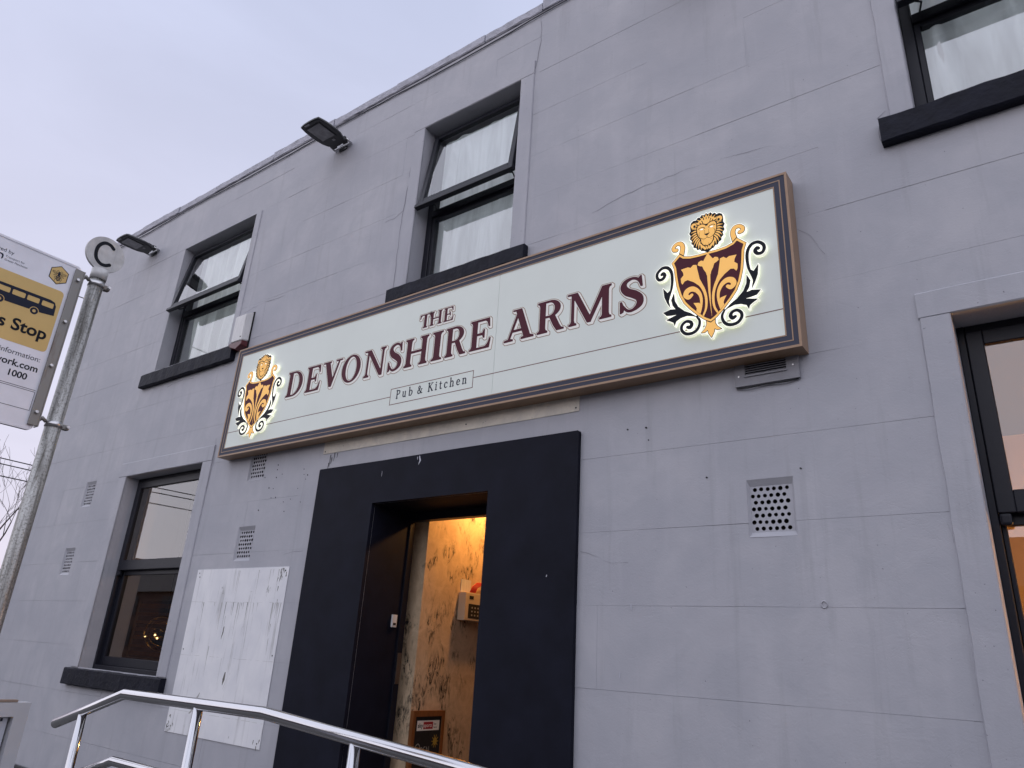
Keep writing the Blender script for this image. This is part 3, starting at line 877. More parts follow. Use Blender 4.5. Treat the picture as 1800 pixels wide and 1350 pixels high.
# ---- marks of wear on the front: cracks, ghost of a removed fitting, drips and chips
M_crack = mat('crack_shadow', (0.21, 0.21, 0.24), 0.9)
M_drip = mat('dark_drip', (0.03, 0.03, 0.035), 0.8)
M_chip = mat('pale_chip', (0.45, 0.46, 0.52), 0.8)
FW = Frame((0, -0.0016, 0), (1, 0, 0), (0, 0, 1))
def wander(pts, amp, step=0.05):
    out_ = []
    for (a, b_), (c, d) in zip(pts, pts[1:]):
        n = max(1, int(math.hypot(c - a, d - b_) / step))
        for k in range(n): out_.append((a + (c - a) * k / n + random.uniform(-amp, amp), b_ + (d - b_) * k / n + random.uniform(-amp, amp)))
    return out_ + [pts[-1]]
def mark(name, pts, wid, m, n1=0.0004, fr=None, h=0.0016):
    us, vs_ = [p[0] for p in pts], [p[1] for p in pts]
    S = Sheet(min(us) - .02, max(us) + .02, min(vs_) - .02, max(vs_) + .02, h)
    S.stroke(pts, wid, n=3)
    return print_obj(name, S.loops(), fr or FW, -0.0002, n1, m, pub)
for pts, wd in (([(-4.256, 6.41), (-4.258, 5.99), (-4.282, 5.48), (-4.300, 5.22), (-4.292, 4.83), (-4.288, 4.60)], .0045), ([(-4.292, 5.40), (-4.40, 5.36), (-4.515, 5.355)], .0028),
                ([(-0.878, 4.041), (-0.814, 3.973), (-0.772, 3.884), (-0.746, 3.838)], .0020), ([(-2.277, 4.650), (-2.055, 4.705), (-1.739, 4.736), (-1.476, 4.741), (-1.259, 4.723), (-0.970, 4.688)], .0018),
                ([(-2.835, 6.93), (-2.822, 6.62), (-2.85, 6.44), (-2.878, 6.30)], .0040), ([(-6.60, 4.93), (-6.25, 4.97), (-5.9, 4.95)], .0028),
                ([(-2.30, 2.24), (-2.10, 2.17), (-1.98, 2.165)], .002), ([(-5.2, 2.32), (-4.95, 2.335)], .003), ([(-0.36, 2.30), (-0.345, 2.2)], .002),
                ([(-6.62, 3.52), (-6.58, 3.30), (-6.60, 3.0)], .003), ([(-7.9, 4.30), (-7.6, 4.33), (-7.35, 4.31)], .0028), ([(-0.385, 4.62), (-0.33, 4.66), (-0.26, 4.67)], .003), ([(-0.386, 4.44), (-0.384, 4.56)], .006)):
    mark('crack', wander(pts, .006), [wd * random.uniform(.3, 1.3) for _ in range(9)], M_crack)
gh = [(-2.155, 1.72), (-2.160, 2.09), (-2.10, 2.155), (-2.00, 2.168), (-1.90, 2.13), (-1.868, 2.01), (-1.862, 1.80), (-1.852, 1.70), (-1.93, 1.665), (-2.01, 1.645), (-2.08, 1.68)]
tube('render_ring', [(-0.925 + .014 * math.cos(R(30 * k)), -.003, 1.938 + .016 * math.sin(R(30 * k))) for k in range(13)], .0028, M_wall, pub, seg=6, caps=False)
mark('paint_fleck', [(-1.962, 1.93), (-1.960, 1.905)], .006, M_chip); mark('paint_fleck', [(-2.03, 1.57), (-2.031, 1.545)], .005, M_chip)
for (x, z, L) in ((-4.785, 3.128, .10), (-4.770, 3.10, .05), (-4.735, 3.14, .07), (-4.70, 3.135, .04), (-4.80, 3.06, .05)):
    mark('paint_drip', wander([(x, z), (x - .004, z - L)], .003, .02), [.010, .006, .003], M_drip)
for k in range(26):
    x, z = random.uniform(-5.75, -4.98), random.uniform(2.65, 3.12)
    if k > 18: x, z = random.choice(((-1.985, 2.97), (-1.86, 2.965), (-1.99, 2.90), (-1.845, 2.885), (-1.49, 2.62), (-1.58, 2.66), (-0.98, 2.62), (-1.2, 2.64)))
    mark('nail_hole', [(x, z), (x + .003, z - .002)], random.uniform(.006, .012), M_drip)
FL = Frame((0, YS - .0016, 0), (1, 0, 0), (0, 0, 1))
for pts, wd in (([(-3.712, 2.99), (-3.70, 2.955), (-3.712, 2.925)], [.010, .014, .003]), ([(-3.732, 2.985), (-3.728, 2.965)], [.006, .004]), ([(-4.10, 2.91), (-4.098, 2.87)], [.002, .004, .002]), ([(-2.52, 2.1), (-2.522, 2.09)], .006)):
    mark('paint_fleck', wander(pts, .003, .015), wd, M_chip, fr=FL)
# ================================================================== PUB SIGN
SX0, SX1, SZ0, SZ1, SY = -6.312, -0.882, 3.248, 4.372, -0.125
sign = empty('pub_sign', ((SX0 + SX1) / 2, SY, SZ0))
tag(sign, 'long pale pub signboard with maroon lettering, two lit crests and bronze frame', 'sign')
FS = Frame((0, SY, 0), (1, 0, 0), (0, 0, 1))      # u = world x, v = world z, normal towards the street
def ring(name, i0, i1, y0, y1, m, par):
    """rectangular border band between two insets from the sign edge"""
    a = (SX0 + i0, SX1 - i0, SZ0 + i0, SZ1 - i0); b_ = (SX0 + i1, SX1 - i1, SZ0 + i1, SZ1 - i1)
    v = []
    for y in (y0, y1):
        for q in (a, b_):
            v += [(q[0], y, q[2]), (q[1], y, q[2]), (q[1], y, q[3]), (q[0], y, q[3])]
    f = []
    for k in range(4):
        k2 = (k + 1) % 4
        f += [(k, k2, 4 + k2, 4 + k), (8 + k, 12 + k, 12 + k2, 8 + k2), (k, 8 + k, 8 + k2, k2), (4 + k, 4 + k2, 12 + k2, 12 + k)]
    return obj(name, v, f, m, par)
ring('case', 0.0, 0.014, SY - 0.004, -0.004, M_copper, sign)
ring('border_band', 0.0142, 0.041, SY - 0.0008, SY + 0.02, M_slate, sign)
ring('border_line', 0.0412, 0.0475, SY - 0.0022, SY + 0.02, M_copper, sign)
ring('border_band', 0.0477, 0.076, SY - 0.0008, SY + 0.02, M_slate, sign)
ring('border_line', 0.0762, 0.083, SY - 0.0022, SY + 0.02, M_copper, sign)
SEAM = -2.985
box('panel', SX0 + 0.0832, SEAM - 0.0012, SY + 0.001, SY + 0.02, SZ0 + 0.0832, SZ1 - 0.0832, M_panel, sign)
box('panel', SEAM + 0.0012, SX1 - 0.0832, SY + 0.001, SY + 0.02, SZ0 + 0.0832, SZ1 - 0.0832, M_panel, sign)
box('back_tray', SX0 + 0.015, SX1 - 0.015, SY + 0.021, -0.010, SZ0 + 0.015, SZ1 - 0.015, M_copper, sign)
PN = -0.001     # depth of the panel face in FS (its normal points at the street)

# ---- lettering -------------------------------------------------------------
def serif_stem(S, x0, x1, bl=.075, br=.075, tl=.075, tr=.075):
    S.poly([(x0, 0), (x1, 0), (x1, 1), (x0, 1)])
    if bl or br: S.poly([(x0 - bl, 0), (x1 + br, 0), (x1 + br, .062), (x1 + br * .3, .085), (x1, .15), (x0, .15), (x0 - bl * .3, .085), (x0 - bl, .062)])
    if tl or tr: S.poly([(x0 - tl, 1), (x1 + tr, 1), (x1 + tr, .938), (x1 + tr * .3, .915), (x1, .85), (x0, .85), (x0 - tl * .3, .915), (x0 - tl, .938)])
def bowl(S, xs_, x_in, x_out, z0, z1, th):
    o_ = [(xs_, z0), (x_in, z0)] + ell(x_in, (z0 + z1) / 2, x_out - x_in, (z1 - z0) / 2, 22, -90, 90) + [(xs_, z1)]
    i_ = [(xs_ - .05, z0 + th), (x_in, z0 + th)] + ell(x_in, (z0 + z1) / 2, x_out - x_in - .20, (z1 - z0) / 2 - th, 22, -90, 90) + [(xs_ - .05, z1 - th)]
    return np.maximum(S.dpoly(o_), -S.dpoly(i_))
def glyph(S, ch):
    if ch == 'I': serif_stem(S, .09, .29)
    elif ch == 'H':
        serif_stem(S, .08, .28); serif_stem(S, .72, .92); S.poly([(.2, .455), (.8, .455), (.8, .545), (.2, .545)])
    elif ch == 'D':
        S.d = np.minimum(S.d, bowl(S, .2, .36, .86, 0, 1, .075)); serif_stem(S, .075, .275, br=0, tr=0)
    elif ch == 'E':
        serif_stem(S, .075, .275, br=0, tr=0)
        S.poly([(.2, 1), (.72, 1), (.745, .70), (.685, .70), (.63, .865), (.56, .92), (.2, .92)])
        S.poly([(.2, .46), (.46, .46), (.50, .36), (.56, .36), (.56, .65), (.50, .65), (.46, .545), (.2, .545)])
        S.poly([(.2, 0), (.755, 0), (.80, .33), (.74, .33), (.67, .15), (.58, .08), (.2, .08)])
    elif ch == 'T':
        serif_stem(S, .32, .52, tl=0, tr=0)
        S.poly([(.02, 1), (.82, 1), (.84, .68), (.78, .68), (.72, .87), (.64, .92), (.2, .92), (.12, .87), (.06, .68), (0, .68)])
    elif ch == 'V':
        S.poly([(.09, 1), (.33, 1), (.62, .22), (.56, 0), (.43, 0)]); S.poly([(.80, 1), (.89, 1), (.56, 0), (.46, 0), (.52, .2)])
        S.poly([(0, 1), (.42, 1), (.42, .935), (0, .935)]); S.poly([(.66, 1), (1.0, 1), (1.0, .935), (.66, .935)])
    elif ch == 'O':
        S.poly(ell(.48, .5, .48, .52, 48)).cut(S.dpoly(ell(.48, .5, .27, .445, 48)))
    elif ch == 'N':
        serif_stem(S, .13, .22, tl=0, tr=0); serif_stem(S, .80, .89, bl=0, br=0)
        S.poly([(0, 1), (.29, 1), (.87, .10), (.89, -.02), (.76, -.02), (.16, .90), (.08, .938), (0, .938)])
    elif ch == 'S':
        S.stroke([(.565, .79), (.47, .925), (.33, .965), (.17, .90), (.125, .755), (.22, .60), (.40, .485), (.535, .345), (.53, .17), (.38, .045), (.22, .055), (.08, .24)],
                 [.06, .08, .085, .13, .18, .215, .225, .20, .17, .09, .08, .06])
        S.poly([(.56, 1), (.60, 1), (.625, .67), (.565, .67), (.50, .86), (.50, .93)]); S.poly([(.02, 0), (.02, .35), (.08, .35), (.15, .14), (.12, .03), (.06, 0)])
    elif ch == 'R':
        S.d = np.minimum(S.d, bowl(S, .2, .40, .76, .45, 1, .075)); serif_stem(S, .075, .275, tr=0)
        S.poly([(.36, .50), (.57, .52), (.74, .17), (.80, .08), (.88, .062), (.88, 0), (.64, 0), (.53, .17), (.40, .45)])
    elif ch == 'A':
        S.poly([(.11, 0), (.20, 0), (.53, .86), (.47, .98)]); S.poly([(.37, 1), (.60, 1), (.96, 0), (.72, 0)])
        S.poly([(.24, .27), (.80, .27), (.77, .355), (.27, .355)]); S.poly([(.28, 1), (.60, 1), (.60, .94), (.28, .94)])
        S.poly([(0, 0), (.33, 0), (.33, .062), (.24, .085), (.10, .085), (0, .062)]); S.poly([(.60, 0), (1.05, 0), (1.05, .062), (.95, .10), (.72, .10), (.60, .062)])
    elif ch == 'M':
        serif_stem(S, .14, .235, tl=0, tr=0); serif_stem(S, 1.05, 1.25, tl=0)
        S.poly([(.02, 1), (.33, 1), (.72, .18), (.74, 0), (.62, 0), (.17, .92), (.10, .938), (.02, .938)])
        S.poly([(1.05, 1), (1.15, 1), (1.14, .86), (.73, 0), (.63, 0), (.69, .2)])
    return S
GW = {'D': .86, 'E': .80, 'V': 1.0, 'O': .96, 'N': .965, 'S': .63, 'H': 1.0, 'I': .38, 'R': .88, 'A': 1.05, 'M': 1.33, 'T': .84}
def sign_letter(ch, x0, x1, zb, cap, sh):
    """maroon letter over a cream drop edge over a thin bronze outline, fitted between x0 and x1"""
    hu = 0.0095
    S = Sheet(-.12, GW[ch] + .16, -.16, 1.12, hu); glyph(S, ch)
    sx = (x1 - x0) / GW[ch]
    su, sv = sh / sx, -sh / cap
    k1, k2 = int(round(su / hu)), int(round(-sv / hu))
    dsh = np.full_like(S.d, 1e3)
    dd = S.d
    for q in range(1, max(k1, k2) + 1):
        a, b_ = round(q * k1 / max(k1, k2)), round(q * k2 / max(k1, k2))
        tmp = np.full_like(S.d, 1e3)
        tmp[:S.d.shape[0] - b_ or None, a:] = S.d[b_:, :S.d.shape[1] - a]
        dsh = np.minimum(dsh, tmp)
    def emit(nm, d, off, n, m, par):
        Q = S.sub(); Q.d = d
        lp = [[(x0 + u * sx, zb + v * cap) for u, v in l] for l in Q.loops(off)]
        return print_obj(nm, lp, FS, PN, n, m, par)
    e_ = emit('letter', dd, 0.0, PN + 0.0022, M_maroon, sign)
    c_ = emit('letter_edge', np.minimum(dsh, dd), 0.004 / cap, PN + 0.0014, M_cream, e_)
    emit('letter_outline', np.minimum(dsh, dd), 0.0095 / cap, PN + 0.0007, M_bronze, e_)
ZB, CAP = 3.706, 0.246
for ch, a, b_ in (('D', -5.402, -5.182), ('E', -5.130, -4.932), ('V', -4.915, -4.662), ('O', -4.656, -4.422), ('N', -4.383, -4.130), ('S', -4.094, -3.940),
                  ('H', -3.906, -3.654), ('I', -3.620, -3.500), ('R', -3.473, -3.266), ('E', -3.230, -3.030), ('A', -2.908, -2.648), ('R', -2.622, -2.400),
                  ('M', -2.382, -2.035), ('S', -1.982, -1.810)):
    sign_letter(ch, a, b_, ZB, CAP, 0.014)
for ch, a, b_ in (('T', -3.778, -3.655), ('H', -3.668, -3.538), ('E', -3.522, -3.418)):
    sign_letter(ch, a, b_, 4.02, 0.122, 0.009)
# ---- pub & kitchen: small serif lettering
def small_text(word, x0, x1, zb, cap):
    G = {
     'P': (.62, [('s', [(.16, 0), (.16, 1)], .13), ('s', [(.03, .03), (.30, .03)], .06), ('s', [(.03, .97), (.30, .97)], .06), ('s', [(.16, .95), (.40, .95), (.54, .86), (.56, .72), (.50, .58), (.36, .50), (.18, .50)], [.07, .08, .13, .13, .12, .08, .07])]),
     'u': (.62, [('s', [(.14, .66), (.14, .22), (.20, .06), (.34, .05), (.48, .18)], [.12, .12, .11, .08, .06]), ('s', [(.48, .66), (.48, .02)], .12), ('s', [(.03, .66), (.14, .66)], .06), ('s', [(.40, .66), (.48, .66)], .06), ('s', [(.48, .03), (.58, .03)], .06)]),
     'b': (.62, [('s', [(.14, 1.04), (.14, .05)], .12), ('s', [(.03, 1.04), (.14, 1.04)], .06), ('s', [(.15, .52), (.30, .66), (.44, .62), (.54, .48), (.54, .26), (.42, .06), (.28, .03), (.14, .12)], [.05, .07, .09, .13, .13, .09, .07, .06])]),
     '&': (.80, [('s', [(.66, .50), (.60, .25), (.42, .05), (.22, .04), (.10, .18), (.16, .38), (.36, .56), (.44, .76), (.34, .92), (.22, .84), (.22, .66), (.40, .36), (.60, .10), (.76, .04)], [.06, .07, .09, .11, .12, .10, .08, .09, .08, .09, .11, .12, .12, .08]), ('s', [(.56, .53), (.76, .53)], .06)]),
     'K': (.76, [('s', [(.16, 0), (.16, 1)], .13), ('s', [(.03, .03), (.30, .03)], .06), ('s', [(.03, .97), (.30, .97)], .06), ('s', [(.62, .95), (.20, .48)], .07), ('s', [(.30, .58), (.66, .05)], [.13, .13]), ('s', [(.50, .97), (.74, .97)], .06), ('s', [(.56, .03), (.78, .03)], .06)]),
     'i': (.32, [('s', [(.16, .66), (.16, .02)], .12), ('s', [(.05, .65), (.16, .65)], .06), ('s', [(.04, .03), (.28, .03)], .06), ('s', [(.155, .89), (.165, .89)], .14)]),
     't': (.40, [('s', [(.17, .88), (.17, .18), (.24, .04), (.38, .07)], [.09, .12, .10, .06]), ('s', [(.04, .65), (.36, .65)], .065)]),
     'c': (.52, [('s', [(.44, .52), (.40, .63), (.27, .66), (.13, .55), (.09, .34), (.14, .13), (.28, .03), (.46, .11)], [.10, .09, .08, .11, .13, .12, .08, .06])]),
     'h': (.64, [('s', [(.14, 1.04), (.14, .02)], .12), ('s', [(.03, 1.04), (.14, 1.04)], .06), ('s', [(.04, .03), (.25, .03)], .06), ('s', [(.15, .50), (.30, .65), (.43, .62), (.49, .48), (.49, .02)], [.05, .08, .10, .12, .12]), ('s', [(.39, .03), (.60, .03)], .06)]),
     'e': (.54, [('s', [(.10, .37), (.46, .37), (.44, .54), (.30, .66), (.15, .57), (.09, .34), (.15, .12), (.30, .03), (.47, .12)], [.06, .06, .11, .08, .10, .13, .12, .08, .06])]),
     'n': (.64, [('s', [(.14, .64), (.14, .02)], .12), ('s', [(.03, .65), (.14, .65)], .06), ('s', [(.04, .03), (.25, .03)], .06), ('s', [(.15, .50), (.30, .65), (.43, .62), (.49, .48), (.49, .02)], [.05, .08, .10, .12, .12]), ('s', [(.39, .03), (.60, .03)], .06)]),
    }
    tot = sum(G[c][0] for c in word)
    gap = ((x1 - x0) - tot * cap) / max(1, len(word) - 1)
    x = x0
    for c in word:
        wd, ops = G[c]
        S = Sheet(-.1, wd + .12, -.12, 1.18, 0.016)
        for op in ops: S.stroke(op[1], op[2], n=5)
        lp = [[(x + u * cap, zb + v * cap) for u, v in l] for l in S.loops(0.012)]
        print_obj('letter', lp, FS, PN, PN + 0.0008, M_navyp, sign)
        x += wd * cap + gap
small_text('Pub', -3.950, -3.772, 3.459, 0.068)
small_text('&', -3.722, -3.664, 3.459, 0.068)
small_text('Kitchen', -3.611, -3.228, 3.459, 0.068)
# ruled lines and the box round the small lettering
def rule(u0, u1, v0, v1): print_obj('rule', [[(u0, v0), (u1, v0), (u1, v1), (u0, v1)]], FS, PN, PN + 0.0006, M_lineb, sign)
rule(SX0 + 0.084, -4.017, 3.4805, 3.4865); rule(-3.166, SX1 - 0.084, 3.4885, 3.4945)
bx0, bx1, bz0, bz1 = -4.0165, -3.1665, 3.4125, 3.551
print_obj('rule', [[(bx0, bz0), (bx1, bz0), (bx1, bz1), (bx0, bz1)], [(bx0 + .006, bz0 + .006), (bx0 + .006, bz1 - .006), (bx1 - .006, bz1 - .006), (bx1 - .006, bz0 + .006)]], FS, PN, PN + 0.0006, M_lineb, sign)

# ---- lit crest: printed face on a glowing acrylic body held off the panel
def mir(p): return [(-u, v) for u, v in p]
SHIELD_R = [(0, 3.957), (.058, 3.956), (.112, 3.960), (.152, 3.972), (.180, 3.997), (.232, 3.948), (.217, 3.905), (.212, 3.848), (.203, 3.777), (.186, 3.710), (.161, 3.653), (.126, 3.606), (.079, 3.554), (.038, 3.515), (0, 3.492)]
PLUME_C = [(0, 3.950), (.018, 3.922), (.030, 3.903), (.042, 3.911), (.060, 3.904), (.066, 3.885), (.051, 3.874), (.037, 3.869), (.029, 3.844), (.016, 3.820), (.010, 3.790), (.006, 3.689), (.009, 3.508)]
HEAD_R = [(.071, 3.868), (.073, 3.890), (.095, 3.895), (.111, 3.880), (.128, 3.889), (.173, 3.886), (.160, 3.862), (.157, 3.842), (.176, 3.824), (.174, 3.794), (.166, 3.780), (.153, 3.798), (.133, 3.803), (.110, 3.788), (.083, 3.770), (.057, 3.791)]
STEM_R = [(.086, 3.800), (.052, 3.749), (.030, 3.697), (.021, 3.642), (.026, 3.582), (.047, 3.534)]
SCR_IN = [(.070, 3.539), (.053, 3.612), (.054, 3.669), (.074, 3.712), (.106, 3.734), (.136, 3.727), (.147, 3.702), (.129, 3.682), (.110, 3.694)]
LEAF_IN = [(.072, 3.552), (.056, 3.603), (.063, 3.630), (.101, 3.638), (.088, 3.616), (.081, 3.597), (.088, 3.566)]
BLK = [(.254, 3.720), (.237, 3.782), (.232, 3.842), (.239, 3.894), (.263, 3.927), (.298, 3.932), (.328, 3.908), (.333, 3.879), (.319, 3.856), (.294, 3.857), (.281, 3.877), (.291, 3.893), (.301, 3.889)]
LEAF1 = [(.238, 3.772), (.265, 3.751), (.294, 3.790), (.287, 3.724), (.270, 3.680), (.246, 3.638), (.257, 3.690), (.247, 3.728)]
LEAF2 = [(.223, 3.740), (.243, 3.695), (.234, 3.655), (.216, 3.627), (.248, 3.633), (.298, 3.622), (.274, 3.595), (.243, 3.590), (.205, 3.588), (.225, 3.583), (.279, 3.568), (.246, 3.550), (.231, 3.539), (.224, 3.515), (.212, 3.545), (.181, 3.560), (.144, 3.564), (.104, 3.552), (.074, 3.535), (.121, 3.578), (.158, 3.600), (.198, 3.640), (.218, 3.683)]
CURL = [(.084, 3.545), (.068, 3.515), (.072, 3.482), (.090, 3.456), (.120, 3.444), (.156, 3.450), (.180, 3.478), (.178, 3.508), (.154, 3.528), (.126, 3.521), (.117, 3.501), (.128, 3.485), (.143, 3.490)]
OR_S = [(.167, 3.990), (.158, 4.040), (.171, 4.070), (.197, 4.074), (.218, 4.056), (.215, 4.037), (.200, 4.032)]
TIP_R = [(0, 3.520), (.026, 3.512), (.025, 3.478), (.036, 3.455), (.060, 3.433), (.038, 3.432), (.020, 3.444), (.017, 3.424), (0, 3.392)]
MANE = [(0, 3.955), (-.022, 3.972), (-.040, 3.978), (-.048, 3.992), (-.066, 3.992), (-.070, 4.008), (-.088, 4.014), (-.088, 4.034), (-.102, 4.046), (-.097, 4.066), (-.110, 4.082), (-.104, 4.104), (-.113, 4.122), (-.104, 4.140), (-.106, 4.165), (-.100, 4.195), (-.082, 4.208), (-.066, 4.204), (-.054, 4.220), (-.040, 4.216), (-.028, 4.232), (-.012, 4.224), (0, 4.236)]
def crest(cx_, dz, label):
    fr = Frame((cx_, SY, dz), (1, 0, 0), (0, 0, 1))
    B = Sheet(-.375, .375, 3.36, 4.27, 0.0022)
    both = lambda p: (p, mir(p))
    sh_full = SHIELD_R + mir(SHIELD_R)[::-1][1:-1]
    d_sh = B.dpoly(sh_full)
    black = B.sub()
    for f in (lambda p: p, mir):
        black.stroke(f(BLK), [.010, .017, .019, .020, .021, .021, .020, .020, .020, .021, .023, .024, .02])
        black.poly(f(LEAF1)); black.poly(f(LEAF2))
        black.stroke(f(CURL), [.012, .016, .018, .020, .020, .020, .019, .019, .019, .020, .023, .024, .02])
    ors = B.sub()
    for f in (lambda p: p, mir): ors.stroke(f(OR_S), [.030, .026, .024, .021, .020, .022, .022])
    tip = B.sub(); tip.poly(TIP_R + mir(TIP_R)[::-1][1:-1])
    mane = B.sub(); mane.poly(MANE + mir(MANE)[::-1][1:-1])
    d_or = np.minimum(ors.d, tip.d)
    body = B.sub()
    body.d = np.minimum.reduce([black.d, d_sh - .004, d_or - .0045, mane.d - .001])
    N0, N1 = PN + 0.0006, 0.030
    root = print_obj('crest', body.loops(0.0032), fr, N0 + 0.009, N1, M_glow, sign)
    root['label'] = label
    ink = B.sub(); ink.d = np.minimum.reduce([black.d, d_sh - .003, d_or - .0035, mane.d])
    print_obj('black_scrollwork', ink.loops(), fr, N1, N1 + .0008, M_blackp, root)
    Q = B.sub(); Q.d = np.maximum(d_sh, -(d_sh + .0125)); Q.d = np.minimum(Q.d, np.maximum(d_or, -(d_sh - .006))); 
    Q.d = np.maximum(Q.d, -(mane.d - .002))
    print_obj('amber_border', Q.loops(), fr, N1 + .0008, N1 + .0016, M_orange, root)
    Q = B.sub(); Q.d = np.maximum(d_sh + .0155, -(mane.d - .002))
    print_obj('shield', Q.loops(), fr, N1 + .0008, N1 + .0015, M_maroon, root)
    fl = B.sub()
    fl.poly(PLUME_C + mir(PLUME_C)[::-1][1:-1])
    for f in (lambda p: p, mir):
        fl.poly(f(HEAD_R)); fl.stroke(f(STEM_R), [.044, .022, .017, .015, .013, .010])
        fl.stroke(f(SCR_IN), [.010, .014, .018, .026, .034, .036, .032, .026, .020]); fl.poly(f(LEAF_IN))
    fl.d = np.maximum(fl.d, d_sh + .014)
    fl.d = np.maximum(fl.d, -(mane.d - .003))
    # dark partings between stems and scrolls
    for f in (lambda p: p, mir):
        fl.cut(fl.dstroke(f([(.044, 3.680), (.036, 3.630), (.044, 3.585), (.064, 3.535)]), [.004, .005, .005, .004]))
        fl.cut(fl.dstroke(f([(.013, 3.80), (.012, 3.70), (.009, 3.62), (.014, 3.54), (.03, 3.5)]), [.006, .010, .007, .008, .010]))
    print_obj('fleur', fl.loops(), fr, N1 + .0015, N1 + .0023, M_orange, root)
    # lion's head
    L = Sheet(-.14, .14, 3.93, 4.26, 0.0014)
    lm = L.dpoly(MANE + mir(MANE)[::-1][1:-1])
    am = L.sub()
    locks = []
    for k in range(17):
        a = R(82 + k * 11.2)
        r0, r1 = .058, .104
        c0 = (0.0, 4.100)
        p0 = (c0[0] + r0 * math.cos(a) * .95, c0[1] + r0 * math.sin(a) * 1.05)
        p2 = (c0[0] + r1 * math.cos(a + .16) * .98, c0[1] + r1 * math.sin(a + .16) * (1.22 if math.sin(a) > 0 else 1.18))
        pm = ((p0[0] + p2[0]) / 2 + .006 * math.sin(a), (p0[1] + p2[1]) / 2 - .006 * math.cos(a))
        locks.append([p0, pm, p2])
    for f in (lambda p: p, mir):
        for p in locks: am.stroke(f(p), [.0065, .0104, .002], n=4)
        am.stroke(f([(.020, 4.205), (.040, 4.188), (.062, 4.172)]), [.004, .012, .005], n=4)
        am.stroke(f([(.012, 3.985), (.030, 4.005), (.050, 4.035)]), [.012, .014, .004], n=4)
    am.d = np.maximum(am.d, lm + .0035)
    face = [(0, 4.142), (.014, 4.156), (.030, 4.163), (.052, 4.160), (.061, 4.140), (.060, 4.110), (.052, 4.084), (.038, 4.064), (.036, 4.036), (.024, 4.016), (0, 4.006)]
    d_face = L.dpoly(face + mir(face)[::-1][1:-1])
    am.d = np.maximum(am.d, -(d_face - .0065))
    for s_ in (-1, 1):
        am.d = np.maximum(am.d, -(L.dpoly(ell(s_ * .082, 4.168, .021, .022, 18)) ))
        ear = np.maximum(L.dpoly(ell(s_ * .082, 4.168, .018, .019, 18)), -L.dpoly(ell(s_ * .077, 4.163, .008, .010, 14)))
        am.d = np.minimum(am.d, ear)
    fz = L.sub(); fz.d = d_face.copy()
    cuts = [([(.010, 4.128), (.022, 4.139), (.042, 4.141), (.054, 4.133)], .0045), ([(.014, 4.118), (.012, 4.100), (.016, 4.088)], .0024), ([(0, 4.078), (0, 4.064)], .003),
            ([(0, 4.064), (.012, 4.055), (.028, 4.058), (.036, 4.066)], .0036), ([(.044, 4.112), (.050, 4.098), (.046, 4.082)], .0026), ([(.010, 4.158), (.006, 4.140)], .002), ([(.008, 4.022), (.010, 4.012)], .002), ([(.020, 4.046), (.030, 4.040)], .002)]
    for p, wd in cuts:
        for f in (lambda q: q, mir): fz.cut(fz.dstroke(f(p), wd, n=4))
    fz.cut(fz.dpoly([(-.017, 4.090), (.017, 4.090), (.010, 4.080), (0, 4.074), (-.010, 4.080)]))
    am.d = np.minimum(am.d, fz.d)
    for s_ in (-1, 1): am.cut(L.dpoly([(s_ * .016, 4.126), (s_ * .026, 4.134), (s_ * .042, 4.132), (s_ * .046, 4.126), (s_ * .030, 4.121)]))
    lion = print_obj('lion_head', am.loops(), fr, N1 + .0008, N1 + .0018, M_orange, root)
    ey = L.sub()
    for s_ in (-1, 1): ey.poly([(s_ * .019, 4.1265), (s_ * .027, 4.1325), (s_ * .040, 4.1310), (s_ * .044, 4.1265), (s_ * .030, 4.1225)])
    print_obj('eyes', ey.loops(), fr, N1 + .0008, N1 + .0020, M_glow, root)
    return root
crest(-1.366, 0.004, 'glowing amber lion and maroon shield crest at the right end')
crest(-5.800, -0.020, 'glowing amber lion and maroon shield crest at the left end')

